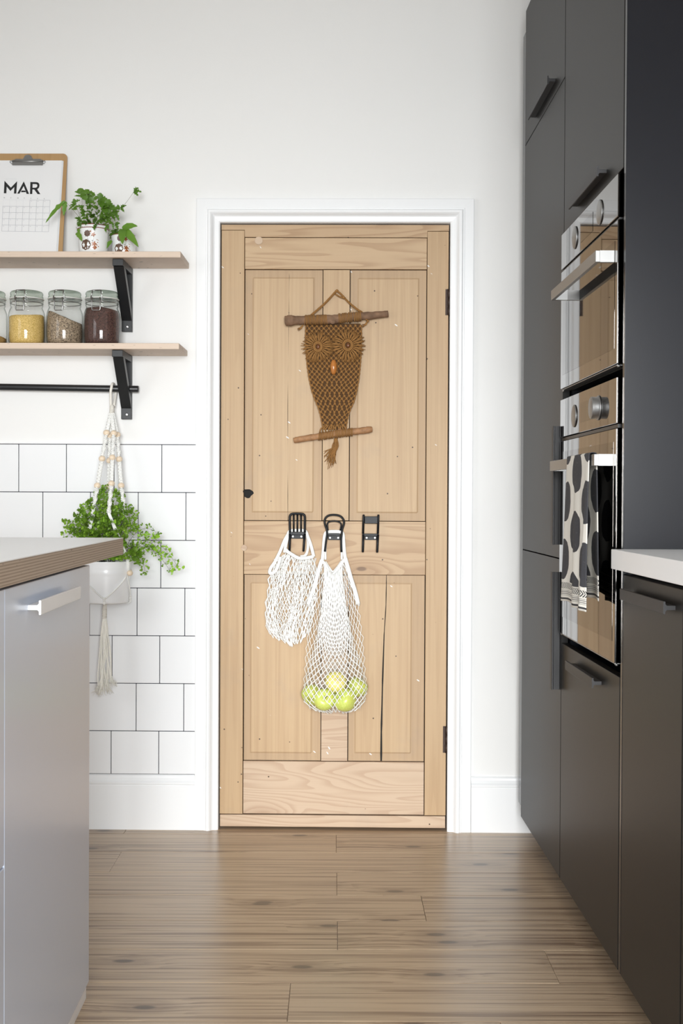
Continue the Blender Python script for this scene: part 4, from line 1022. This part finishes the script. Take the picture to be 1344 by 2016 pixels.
for si, (nm, bd, rimp, az) in enumerate(strands):
    b = B(); P = [neck2+Vector(((si-1.5)*.002, 0, -.002))]+[sp(*t_) for t_ in bd]; end = sp(*rimp)
    sinnet(b, P[0], P[1], .0050); sinnet(b, P[1], P[2], .0056, True, si); sinnet(b, P[2], P[3], .0052); sinnet(b, P[3], end, .0062, True, si+1)
    rimpt = Vector((pc_.x+(RT+.0042)*cos(az), HY+(RT+.0042)*sin(az), prim+.002)); low = Vector((pc_.x+(RT+.0052)*cos(az), HY+(RT+.0052)*sin(az), prim-.030))
    for k in range(4):
        o_ = Vector((.002*(k-1.5), .001*(k % 2), 0)); b.tube([end+o_, end.lerp(rimpt, .6)+o_*1.6, rimpt+o_*1.4, low+o_*.5], .0017, 5)
    strand = link('strand', b, M['cotton'], hang)
    for pt_ in P[1:]: link('bead', B().ball(pt_, (.0102, .0102, .0094), 16, 10), M['bead_pale'], strand)
    bdp = low+Vector((.002*cos(az), .002*sin(az), -.004)); link('bead', B().ball(bdp+Vector((.004*cos(az), .004*sin(az), 0)), (.0092, .0092, .0086), 16, 10), M['bead_pale'], strand)
    ends.append((az, low+Vector((0, 0, -.012))))
# netting under the pot: each strand splits to two, joined in knots near the base and gathered under it
b = B(); zk = at_y(209.5, 1180, HY-.07).z; mids = []
ends.sort()
for (a0, p0), (a1, p1) in zip(ends, ends[1:]+[(ends[0][0]+2*pi, ends[0][1])]):
    am = (a0+a1)/2; rk = Rz(zk)+.0035; km = Vector((pc_.x+rk*cos(am), HY+rk*sin(am), zk)); mids.append((am, km))
    for aa, pp in ((a0, p0), (a1, p1)):
        for k in (-1, 1):
            pts = []
            for j in range(9):
                t_ = j/8; an = aa+(am-aa)*t_; z_ = pp.z+(zk-pp.z)*t_-.004*sin(pi*t_)*(1 if k > 0 else .2); r_ = Rz(max(z_, pbase))+.0030; pts.append((pc_.x+r_*cos(an), HY+r_*sin(an), z_+k*.0012))
            b.tube(pts, .0019, 5)
kn = Vector((pc_.x, HY, pbase-.006))
for am, km in mids:
    for k in range(3): b.ball(km+Vector((0, 0, .004-.0045*k)), (.0052-.0005*k, .0045, .0028), 8, 5)
    for k in (-1, 0, 1):
        r_ = RB+.003; b.tube(spline([km+Vector((.002*k, 0, -.004)), Vector((pc_.x+r_*cos(am)+.0016*k, HY+r_*sin(am), pbase-.001)), Vector((pc_.x+r_*.6*cos(am), HY+r_*.6*sin(am), pbase-.0035)), kn], 4), .0012, 5)
link('cradle', b, M['cotton'], hang)
t0 = at_y(204.5, 1197, HY); t1 = at_y(203.5, 1217, HY)
kx = Vector((pc_.x, HY, 0)); sh_ = Vector((pc_.x-t0.x, 0, 0))*.0
b = B(); zt0, zt1 = min(t0.z, pbase-.006), t1.z; tx = t0.x+.002
b.tube([(pc_.x, HY, pbase-.0035), ((tx+pc_.x)/2, HY, pbase-.007), (tx, HY, zt0-.006)], [.004, .006, .0064], 10)
b.tube([(tx, HY, zt0-.002), (tx, HY, (zt0+zt1)/2), (tx, HY, zt1)], [.0062, .0068, .0062], 12)
for k in range(8): z_ = zt0-.002+(zt1-zt0+.004)*k/7; b.tube([(tx+.0066*cos(2*pi*j/12), HY+.0066*sin(2*pi*j/12), z_+.0006*sin(j)) for j in range(12)], .0012, 5, closed=True)
link('wrapped_knot', b, M['cotton_cream'], hang)
b = B(); zend = at_y(203, 1358, HY).z; rg = random.Random(5)
for k in range(18):
    q = 2*pi*k/18+rg.uniform(-.2, .2); r0 = rg.uniform(.001, .005); r1 = rg.uniform(.010, .021); zl = zend+rg.uniform(.0, .035)
    pts = [(tx+r0*cos(q), HY+r0*sin(q), zt1+.003)]
    for j in range(1, 7):
        f = j/6; r_ = r0+(r1-r0)*f**.7; qq = q+.6*sin(f*4+k); pts.append((tx+r_*cos(qq)*(1.0+.25*sin(f*3)), HY+r_*sin(qq)*.6, zt1+(zl-zt1)*f))
    b.tube(spline(pts, 3), .0020, 5)
    e = Vector(pts[-1])
    for m_ in range(14):
        d = Vector((rg.uniform(-.011, .011)+(e.x-tx)*.7, rg.uniform(-.006, .006), -rg.uniform(.008, .024))); b.tube([e+Vector((0, 0, .012)), e+d*.4, e+d], [.0006, .0005, .0003], 3)
stuff(link('tassel', b, M['fringe'], hang))

# ------------------------------------------------------------------ macrame owl on the door
OD = .0                                               # distances below are measured out from the door's face
def dp(u, v, off=.006): return at_y(u, v, DF-off)
rg = random.Random(21)
owl = thing('macrame_owl', 'brown macrame owl wall hanging on two sticks, hung on the upper door', 'wall hanging', dp(660, 740, 0))
def stick(name, pts, m, knots, seed):
    rgs = random.Random(seed); b = B(); P = []; R = []
    for u, v, r_ in pts: P.append(dp(u, v, r_/636+.003)); R.append(r_/636)
    P2 = spline(P, 5); R2 = [R[min(len(R)-1, int(i/5))]*(1-(i/5-int(i/5)))+R[min(len(R)-1, int(i/5)+1)]*(i/5-int(i/5)) for i in range(len(P2))]
    n0 = len(b.v); b.tube(P2, R2, 12)
    for i in range(n0, len(b.v)):
        k = (i-n0)//12; c = P2[min(k, len(P2)-1)]; d = Vector(b.v[i])-c; b.v[i] = tuple(c+d*(1+rgs.uniform(-.09, .09)))
    for u, v, r_ in knots: b.ball(dp(u, v, R[0]*1.7), (r_/636, r_/636*.7, r_/636*.8), 9, 6)
    return link(name, b, m, owl)
br1 = stick('top_stick', [(562, 632, 9.5), (571, 631, 11), (580, 631, 9), (598, 630, 8), (625, 629, 8.6), (650, 629, 9.2), (668, 627, 8.4), (700, 623, 8), (725, 621.5, 7.4), (748, 619.5, 6.6), (764, 617.5, 6.4)], M['bark'], [(569, 625, 6), (655, 633.5, 6.5)], 1)
br2 = stick('perch_stick', [(578, 867, 5.2), (592, 864.5, 6), (628, 859, 6), (660, 854, 6.6), (692, 850, 6), (712, 848, 6.4), (725, 846, 6.6), (732, 845.5, 5.4)], M['bark_pale'], [(668, 847, 4), (613, 864, 3), (705, 853, 3)], 2)
def wraps(u0, v0, u1, v1, r0, n, name):
    b = B()
    for k in range(n):
        t = k/(n-1); u = u0+(u1-u0)*t+rg.uniform(-.3, .3); v = v0+(v1-v0)*t; c = dp(u, v, r0/636+.003); r_ = (r0+.9)/636
        lean_ = rg.uniform(-.12, .12)
        b.tube([c+Vector((lean_*r_*sin(q), -r_*cos(q), r_*sin(q))) for q in [2*pi*j/12 for j in range(12)]], .00135, 5, closed=True)
    return link(name, b, M['twine'], owl)
wraps(601, 630, 643, 629.5, 8.7, 19, 'yarn_wrap'); wraps(667, 627, 692, 624.5, 8.8, 11, 'yarn_wrap'); wraps(697, 624, 710, 622.5, 8.6, 7, 'yarn_wrap')
wraps(628, 859.5, 656, 855.5, 6.5, 13, 'yarn_wrap'); wraps(660, 854.5, 693, 850.5, 6.8, 15, 'yarn_wrap')
# outline of the knotted body: left and right edge at heights down the photograph
EDG = [(636, 602, 711), (660, 601, 711.5), (690, 602, 711), (720, 604.5, 709), (745, 608, 706.5), (770, 613.5, 702), (790, 621, 697), (805, 627, 690), (820, 631, 685), (835, 634, 682.5), (846, 636, 681)]
def edges(v):
    for (va, la, ra_), (vb, lb, rb_) in zip(EDG, EDG[1:]):
        if va <= v <= vb: t = (v-va)/(vb-va); return la+(lb-la)*t, ra_+(rb_-ra_)*t
    return EDG[-1][1:] if v > 800 else EDG[0][1:]
b = B(); vs = []; nn = 24
for i in range(nn+1):
    v = 637+(846-637)*i/nn; l_, r_ = edges(v); l_ += 1.5; r_ -= 1.5
    for u, off in ((l_, .0005), (r_, .0005), (r_, .0035), (l_, .0035)): vs.append(dp(u, v, off))
fs = [(i*4+a_, i*4+c_, i*4+4+c_, i*4+4+a_) for i in range(nn) for a_, c_ in ((0, 1), (1, 2), (2, 3), (3, 0))]+[(3, 2, 1, 0), (nn*4, nn*4+1, nn*4+2, nn*4+3)]
b.add(vs, fs); link('backing', b, M['twine_shade'], owl)  # backing sheet coloured dark so the holes in the knotting look shaded
b = B(); v = 641.5; rows = []
while v < 846:
    l_, r_ = edges(v); n = max(5, round((r_-l_)/8.9)); odd = len(rows) % 2; step_ = (r_-l_-5)/(n-1)
    rows.append([dp(l_+2.5+(k+(.5 if odd else 0))*step_+rg.uniform(-.6, .6), v+rg.uniform(-.5, .5), .0060+rg.uniform(-.0005, .0005)) for k in range(n-odd)]); v += 5.3
for j, rw_ in enumerate(rows):
    for c in rw_:
        b.ball(c+Vector((.0007, -.0006, 0)), (.0042, .0036, .0037), 8, 6)
        b.tube([c+Vector((-.0042, .0010, .0034)), c+Vector((-.0012, -.0034, .0024)), c+Vector((.0042, -.0010, -.0010))], .0014, 5)
        b.tube([c+Vector((-.0034, -.0002, -.0006)), c+Vector((.0004, -.0022, -.0026)), c+Vector((.0030, .001, -.0044))], .0015, 5)
        if j+1 < len(rows):
            for q in sorted(rows[j+1], key=lambda q: (q-c).length)[:2]:
                if (q-c).length < .0145: b.tube([c+Vector((0, .0008, 0)), c.lerp(q, .5)+Vector((0, -.0008, 0)), q+Vector((0, .0008, 0))], .0014, 5)
for side in (0, 1):
    pts = [dp(edges(v_)[side], v_, .005) for v_ in range(640, 846, 4)]
    b.tube([p+Vector((.0007*(-1)**i, -.0006*(i % 2), 0)) for i, p in enumerate(pts)], .0019, 6)
for k in range(11):                                    # the gathered foot above the perch
    u = 633+5*k; b.tube([dp(640+3.6*k, 836, .007), dp(u-2+rg.uniform(-1, 1), 845, .010), dp(629+6.2*k, 852, .008)], .0021, 6)
stuff(link('knotted_body', b, M['twine'], owl))
for uc, vc, R0, R1, mt in ((625.5, 682.5, 8.2, 31, 'bead_dark'), (684.5, 679.5, 9.2, 33, 'bead_dark')):
    b = B(); n = 25
    for rr_, r_, of in ((R0, .0026, .0145), (R0*.72, .002, .013)): b.tube([dp(uc+rr_*cos(2*pi*k/24), vc+rr_*sin(2*pi*k/24)*1.12, of) for k in range(24)], r_, 7, closed=True)
    for k in range(n):
        q = 2*pi*k/n+rg.uniform(-.03, .03); rin = R0*1.05
        b.ball(dp(uc+(rin+3.4)*cos(q), vc+(rin+3.4)*sin(q)*1.08, .0150), (.0024, .0022, .0024), 6, 4)
        for m_ in range(5):
            lim = R1*rg.uniform(.86, 1.10); q2 = q+(m_-2)*.035+.07*sin(3*q+uc); mid = (rin+lim)/2
            b.tube([dp(uc+rin*cos(q), vc+rin*sin(q)*1.08, .0145), dp(uc+mid*cos(q+(m_-2)*.022), vc+mid*sin(q+(m_-2)*.022), .0150+rg.uniform(-.001, .0015)), dp(uc+lim*cos(q2), vc+lim*sin(q2)+1.2, .0105+rg.uniform(-.002, .002))], [.0013, .0015, .0008], 5)
    eye = link('eye', b, M['twine'], owl)
    pits = B(); pts = [dp(uc+R0*.75*cos(2*pi*k/16), vc+R0*.85*sin(2*pi*k/16), .0102) for k in range(16)]; pits.add(pts+[dp(uc, vc, .0102)], [(k, (k+1) % 16, 16) for k in range(16)]); link('eye_shade_disc', pits, M['twine_shade'], eye)  # disc painted dark as the shade inside the eye ring
    link('bead', B().ball(dp(uc+.8, vc+.3, .0125), (.0062, .0055, .0085), 14, 9), M[mt], eye)
bb = B(); c = dp(656.5, 722.8, .0155); bb.lathe([(0, -.0225), (.0050, -.0222), (.0072, -.0175), (.0098, -.008), (.0104, 0), (.0098, .008), (.0072, .0175), (.0050, .0222), (0, .0225)], tuple(c), 20)
link('beak_bead', bb, M['bead_amber'], owl)
def plait(b, P, r_=.0016):
    P = spline(P, 10); n = len(P)
    for ph in (0, 2.1, 4.2):
        out = []
        for i, p in enumerate(P):
            d = (P[min(i+1, n-1)]-P[max(i-1, 0)]).normalized(); sd = d.cross(Vector((0, 1, 0))).normalized(); a = i*.95+ph; out.append(p+sd*(r_*1.05*cos(a))+Vector((0, -1, 0))*(r_*.7*sin(a)))
        b.tube(out, r_*.85, 5)
b = B(); plait(b, [dp(612, 621, .012), dp(634, 602, .010), dp(650, 586, .009), dp(662, 572.5, .008)], .0021)
plait(b, [dp(662, 572.5, .008), dp(670, 578, .008), dp(686, 595, .010), dp(703, 609, .012), dp(713, 616, .016), dp(722, 630, .018)], .0019)
plait(b, [dp(660, 579, .007), dp(668, 584, .008), dp(676, 587, .010)], .0015)
b.ball(dp(663, 572.5, .009), (.0052, .0035, .0046), 8, 6); b.ball(dp(676.5, 586, .011), (.0042, .0035, .0048), 8, 6); b.ball(dp(724, 632, .017), (.004, .0035, .004), 8, 6)
link('hanging_cord', b, M['twine'], owl)
for u, v, du in ((596, 640, -11), (723, 633, -10)):
    b = B()
    for k in range(12): b.tube([dp(u+rg.uniform(-1, 1), v, .014), dp(u+du*.4+rg.uniform(-2, 2), v+6+rg.uniform(-1, 1), .011), dp(u+du*rg.uniform(.55, 1.1), v+rg.uniform(5, 12), .007)], [.0013, .0013, .0007], 4)
    link('cord_tassel', b, M['twine'], owl)
b = B()
for k in range(46):
    q = rg.uniform(0, 2*pi); a = rg.uniform(0, 1); ue = 650+rg.uniform(-13, 12); ve = 918-abs(ue-650)*1.1+rg.uniform(-16, 12)
    b.tube(spline([dp(661+rg.uniform(-3, 3), 862, .010), dp(660+rg.uniform(-7, 6), 878, .012+rg.uniform(-.003, .003)), dp((ue+657)/2+rg.uniform(-4, 4), (ve+880)/2, .009+rg.uniform(-.003, .003)), dp(ue, ve, .004+rg.uniform(0, .003))], 3), [.0013]*8+[.0009, .0005], 4)
stuff(link('tail_tassel', b, M['twine'], owl))

# ------------------------------------------------------------------ chair-shaped coat hooks
def hookthing(label, uc, vc): return thing('coat_hook', label, 'coat hook', dp(uc, vc, 0), group='black chair-shaped coat hooks')
BM = M['black_metal']
def tb(path, r_=.0030, flat=None, b=None):
    b = b or B(); b.tube(spline(path, 4) if len(path) > 2 else path, r_, 8, flat=flat); return b
def seatbox(t, u0, u1, v0, v1, dep=.017):
    p, q = dp(u0, v1, 0), dp(u1, v0, 0); b = B()
    b.box(p.x, q.x, DF-.0045, DF-.0004, p.z, q.z, .0008, 1)                      # back plate on the door
    link('back_plate', b, BM, t)
    zt_ = dp(u0, v0+3.2, 0).z
    b = B().box(p.x, q.x, DF-dep-.0035, DF-.0048, zt_-.0012, q.z, .0008, 1); link('seat', b, BM, t)
    for u in (u0+4, u1-4):
        c = dp(u, v1-4.2, .0048); s_ = B(); s_.lathe([(0, 0), (.0038, 0), (.0034, .0014), (.0016, .0019), (.001, .0010), (0, .0010)], seg=14); o_ = B(); o_.add([(c.x+k[0], c.y-k[2], c.z+k[1]) for k in s_.v], s_.f, True); link('screw', o_, M['screw'], t)
def legs(t, pairs, r_=.0024):
    for (ua, va), (ub, vb) in pairs:
        link('leg', B().tube([dp(ua, va, .019), dp((ua+ub)/2, (va+vb)/2, .020), dp(ub, vb-1, .0205), dp(ub, vb, .0205)], [r_*1.05, r_, r_*.95, r_*.6], 10), BM, t)
# slatted chair
t = hookthing('black slatted-back chair hook, nearest the keyhole side', 585, 1047)
b = B(); A = lambda u, v, o_=.019: dp(u, v, o_)
tb([A(570.7, 1049), A(570.2, 1030), A(570.2, 1018), A(571.5, 1014), A(575.5, 1011.6), A(585, 1011.2), A(594.5, 1011.8), A(598.6, 1014), A(600, 1018), A(600, 1030), A(599.8, 1049)], .0036, None, b); link('backrest_frame', b, BM, t)
for u in (578, 585.2, 592.4): link('slat', B().tube([A(u, 1012), A(u, 1047)], .0027, 8), BM, t)
seatbox(t, 572.5, 597, 1048, 1060.5); b = B(); p, q = dp(569.5, 1052.5, 0), dp(600.8, 1047.5, 0); b.box(p.x, q.x, DF-.0215, DF-.0165, p.z, q.z, .0008, 1); link('front_rail', b, BM, t)
legs(t, [((570.6, 1050), (569.6, 1085.5)), ((599.6, 1050), (597.2, 1086))], .0037)
# bentwood chair
t = hookthing('black bentwood chair hook with rounded double hoop back', 657, 1050)
A = lambda u, v, o_=.020: dp(u, v, o_)
b = tb([A(639.2, 1086), A(641.5, 1066), A(643.6, 1052), A(642.8, 1042), A(639.2, 1031), A(639.6, 1022), A(645.5, 1015.5), A(656.5, 1013.6), A(668.5, 1015.6), A(675.3, 1022), A(677, 1030), A(673.6, 1042), A(672.3, 1052), A(671.3, 1066), A(671.8, 1087)], .0033); link('outer_hoop', b, BM, t)
b = tb([A(645.3, 1044.5), A(644.2, 1033), A(646.5, 1028), A(653, 1026), A(661, 1026), A(668, 1028), A(671.5, 1033), A(669.6, 1044.5)], .0026); link('inner_hoop', b, BM, t)
seatbox(t, 645.5, 669.5, 1050, 1063)
# plain chair with a panel back
t = hookthing('black panel-back chair hook with nothing hung on it', 729.5, 1050)
A = lambda u, v, o_=.019: dp(u, v, o_)
for ua, ub in ((715.6, 714.4), (744.6, 743.6)): link('post', B().tube([A(ua, 1013.0), A(ua, 1014.5), A(ub, 1051)], [.0026, .0035, .0035], 10), BM, t)
p, q = A(717.5, 1030.8), A(743, 1016.6); link('back_panel', B().box(p.x, q.x, DF-.0205, DF-.0165, p.z, q.z, .0012, 2), BM, t)
seatbox(t, 717.6, 741.8, 1050.5, 1063); b = B(); p, q = dp(713.5, 1055, 0), dp(744.5, 1050.5, 0); b.box(p.x, q.x, DF-.0215, DF-.0165, p.z, q.z, .0008, 1); link('front_rail', b, BM, t)
legs(t, [((715, 1052), (714, 1087.5)), ((743.6, 1052), (742.2, 1088))], .0037)

# ------------------------------------------------------------------ string bags
def ribbon(b, pts, wd, th=.0022, n=5):
    """flat woven band; pts are (u, v, off)"""
    P = spline([dp(*p) for p in pts], n); b.tube(P, wd/636/2, 10, flat=(1, th*636/wd*2), up=(0, 1, 0))
def string(b, p, q, r_=.00085, sag=0.):
    m_ = (p+q)/2+Vector((0, -sag, 0)); d = (q-p)
    if d.length < 1e-5: return
    d.normalize(); a = d.cross(Vector((0, 1, 0)))
    if a.length < 1e-4: a = d.orthogonal()
    a.normalize(); c = d.cross(a); n = len(b.v)
    for o_ in (p, q):
        for k in range(4): an = 2*pi*k/4+.78; b.v.append(tuple(o_+a*(r_*cos(an))+c*(r_*sin(an))))
    for k in range(4): l_ = (k+1) % 4; b.f.append((n+k, n+l_, n+4+l_, n+4+k)); b.sm.append(True); b.mi.append(0)
def net(b, pos, cols, rows, jit, rg, r_=.00085):
    """diamond mesh: pos(s in -1..1, t in 0..1) -> point"""
    N_ = {}
    for j in range(rows+1):
        for i in range(cols+1):
            s_ = (i+(.5 if j % 2 else 0))/cols*2-1
            if s_ > 1.0001: continue
            N_[i, j] = pos(s_, j/rows)+Vector((rg.gauss(0, jit), rg.gauss(0, jit*.8), rg.gauss(0, jit*.8)))
    for (i, j), p in N_.items():
        for di in ((0, 1) if j % 2 else (-1, 0)):
            q = N_.get((i+di, j+1))
            if q: string(b, p, q, r_)
    return N_
def interp(tab, x):
    if x <= tab[0][0]: return tab[0][1:]
    for a_, c_ in zip(tab, tab[1:]):
        if a_[0] <= x <= c_[0]: t_ = (x-a_[0])/(c_[0]-a_[0]); return tuple(p+(q-p)*t_ for p, q in zip(a_[1:], c_[1:]))
    return tab[-1][1:]
CO = M['cotton']
# the full bag
bag = thing('string_bag', 'long white net bag stretched by apples, on the bentwood hook', 'string bag', dp(657, 1240, 0), group='white cotton net bags')
b = B()
ribbon(b, [(633.5, 1108, .016), (636.3, 1085, .014), (637.6, 1066, .012), (639.5, 1053, .011), (644, 1047.6, .0125), (657, 1046.6, .0125), (671, 1047.6, .0125), (675, 1053, .011), (676, 1066, .012), (677.5, 1085, .014), (680.5, 1108, .016)], 7.)
ribbon(b, [(640.5, 1102, .010), (640.3, 1085, .010), (641, 1066, .009)], 4.5); ribbon(b, [(672.5, 1102, .010), (672.5, 1085, .010), (672.3, 1066, .009)], 4.5)
link('handle', b, CO, bag)
b = B(); ribbon(b, [(633, 1104, .017), (640, 1111, .020), (647, 1124, .022), (653, 1131, .023), (659, 1128, .022), (666, 1118, .020), (675, 1105, .018), (680, 1100, .016)], 6.5, .003)
ribbon(b, [(640, 1106, .008), (647, 1117, .008), (655, 1126, .008), (664, 1117, .008), (673, 1104, .008)], 5)
link('neck_band', b, CO, bag)
b = B(); ribbon(b, [(679, 1098, .015), (684.5, 1117, .018), (691, 1140, .018), (699, 1165, .016), (705, 1190, .013)], 8.5, .003); ribbon(b, [(633.5, 1102, .015), (628, 1119, .018), (622, 1142, .016), (614, 1168, .012), (606, 1190, .010)], 8, .003)
b.ball(dp(706, 1191, .012), (.0035, .003, .004), 8, 5); link('side_band', b, CO, bag)
#            v,    left,  right, half depth in mm
OUT = [(1100, 632, 681, 6), (1130, 625.5, 688, 10), (1165, 616, 699, 14), (1200, 610, 707, 18), (1250, 604, 714, 24), (1300, 600, 718.5, 32), (1335, 597.5, 721, 50), (1360, 596, 722.5, 56), (1378, 597, 719, 57), (1392, 605, 712, 50), (1402, 620, 702, 36), (1408, 640, 694, 14)]
OUTF = [(1100, 637, 676), (1132, 638, 674), (1200, 632, 683), (1260, 622, 695), (1320, 605, 714), (1350, 597, 722), (1410, 596, 722)]
MID = .058
def bagpos(face, s_, t_):
    sk = abs(s_)**.9*(1 if s_ > 0 else -1)
    vt = 1132-24*abs(s_)**1.3-(10*abs(s_) if face < 0 else 0)
    vb = 1405-9*abs(s_)**3-(3 if abs(s_-.0) < .2 else 0)
    v = vt+(vb-vt)*(t_**.93)+14*(1-s_*s_)*sin(pi*min(1, t_*1.25))*(1 if face > 0 else .3)
    l_, r_, dep = interp(OUT, v); um = (l_+r_)/2; hw = (r_-l_)/2
    if face > 0:
        lf, rf = interp(OUTF, v); l_, r_ = max(l_, lf), min(r_, rf); um = (l_+r_)/2; hw = (r_-l_)/2; sk = s_
    squeeze = 1.
    mid_off = min(MID, .012+dep/1000*.85)
    off = mid_off+face*dep/1000*sqrt(max(0, 1-min(1, abs(s_))**2.2))*.95
    return dp(um+hw*sk*squeeze, v, max(off, .0025))
rg = random.Random(3)
b = B()
for k in range(23):                                   # gathered strings fanning down from the neck
    s_ = -1+2*k/22; pts = []
    for j in range(8):
        v = 1131-16*abs(s_)+(1275-1131+20*(1-s_*s_))*j/7; lf, rf = interp(OUTF, v); dep = interp(OUT, v)[2]
        pts.append(dp((lf+rf)/2+(rf-lf)/2*.93*s_+rg.uniform(-.4, .4), v, min(MID, .012+dep/1000*.85)+dep/1000*.95*sqrt(1-min(.9, abs(s_)**2.2))+.0008))
    b.tube(pts, [.0011]*7+[.0006], 5)
net(b, lambda s_, t_: bagpos(1, s_, t_), 12, 34, .0005, rg, .00155); stuff(link('net_front', b, CO, bag))
b = B(); net(b, lambda s_, t_: bagpos(-1, s_, t_), 14, 28, .0009, rg, .0011); stuff(link('net_back', b, CO, bag))
# apples inside
def apple(label, u, v, off, r_, m, tilt, turn, stalk=True):
    c = dp(u, v, off); t = thing('apple', label, 'apple', c, group='green apples in the net bag')
    prof = [(0, -.80), (.10, -.86), (.22, -.88), (.42, -.82), (.68, -.60), (.88, -.28), (.985, .08), (.99, .26), (.93, .52), (.78, .74), (.56, .87), (.36, .90), (.20, .84), (.08, .70), (0, .62)]
    rot = Matrix.Rotation(turn, 3, 'Z') @ Matrix.Rotation(tilt, 3, 'X')
    q = B().lathe([(x_*r_*1.03, z_*r_*.98) for x_, z_ in prof], seg=28); bb = B(); bb.add([rot @ Vector(p)+c for p in q.v], q.f, True); link('flesh', bb, M[m], t)
    bb = B(); bb.tube([rot @ Vector((0, 0, .60*r_))+c, rot @ Vector((.03*r_, 0, .85*r_))+c, rot @ Vector((.12*r_, 0, 1.12*r_))+c], [.0009, .0009, .0013], 6); link('stalk', bb, M['stem'], t)
    return t
AR_ = 20.5/636
apple('pale yellow apple on top, in the middle of the net bag', 659.5, 1344.5, .070, 21/636, 'apple_yellow', .9, .5)
apple('green apple low at the front left, stalk to the front', 637, 1378.5, .078, 21/636, 'apple', 1.1, .25)
apple('yellow green apple low at the front right of the bag', 680, 1380, .078, 22.3/636, 'apple', .9, -.9)
apple('green apple tucked in the left side of the net bag', 615, 1366, .0335, 20.5/636, 'apple', 2.2, -.6)
apple('bright green apple high on the right side of the net bag', 702.5, 1354, .034, 20/636, 'apple', .5, 1.4)
apple('green apple mostly hidden behind the others in the bag', 659, 1369, .029, 16/636, 'apple', .3, 0)

# the empty bag
bag = thing('string_bag', 'shorter empty white net bag on the slatted chair hook', 'string bag', dp(572, 1170, 0), group='white cotton net bags')
b = B()
ribbon(b, [(560, 1088, .022), (563, 1070, .020), (566.8, 1052, .014), (570, 1046, .0112), (576, 1044.2, .0112), (586, 1044.2, .0112), (596, 1044.4, .0112), (602, 1047, .012), (605.5, 1056, .016), (612, 1074, .020), (617.5, 1096, .022)], 6.5)
ribbon(b, [(566.8, 1052, .014), (560, 1064, .016), (551, 1086, .018), (541, 1106, .018), (533, 1118, .016), (530.5, 1127, .014), (535, 1129, .017), (543, 1123, .021), (549, 1108, .024), (552, 1096, .025)], 6.5, .003)
ribbon(b, [(603, 1052, .010), (606, 1066, .010), (605, 1084, .010), (600, 1094, .010), (591, 1096, .010)], 5.5)
link('handle', b, CO, bag)
b = B(); ribbon(b, [(561, 1080, .024), (566, 1086, .026), (575, 1092, .027), (587, 1098.5, .028), (599, 1099, .027), (611, 1097, .025), (617, 1095, .022)], 7, .0035); link('neck_band', b, CO, bag)
OUT1 = [(1084, 556, 617), (1100, 541, 620), (1130, 530, 624), (1160, 526, 624), (1200, 521, 619), (1230, 523, 613), (1250, 531, 609), (1262, 541, 604), (1271, 556, 594), (1276, 568, 580)]
def emptypos(seed, off):
    rr_ = random.Random(seed); ph = [rr_.uniform(0, 6) for _ in range(6)]
    def f(s_, t_):
        vt = 1097-14*max(0, -s_)+2*s_; vt = vt if s_ > -.55 else vt+22*(-.55-s_)*2
        vb = 1270-26*abs(s_)**2.2+4*sin(s_*9+ph[0]); v = vt+(vb-vt)*t_
        l_, r_ = interp(OUT1, v); um, hw = (l_+r_)/2, (r_-l_)/2
        s2 = s_+.10*sin(s_*7+t_*3+ph[1])*(1-s_*s_)+.05*sin(t_*11+s_*4+ph[2])*(1-s_*s_)
        v += 3.5*sin(s_*10+ph[3]+t_*5)*sin(pi*t_)
        return dp(um+hw*max(-1, min(1, s2)), v, off+.0035*sin(s_*8+t_*6+ph[4])+.003*(1-s_*s_))
    return f
for k, (off, c_, r_) in enumerate(((.017, 16, 14), (.0115, 15, 13), (.007, 14, 14))):
    b = B(); net(b, emptypos(40+k, off), c_, r_, .0017, random.Random(60+k), .0013); stuff(link('net_layer', b, CO, bag))
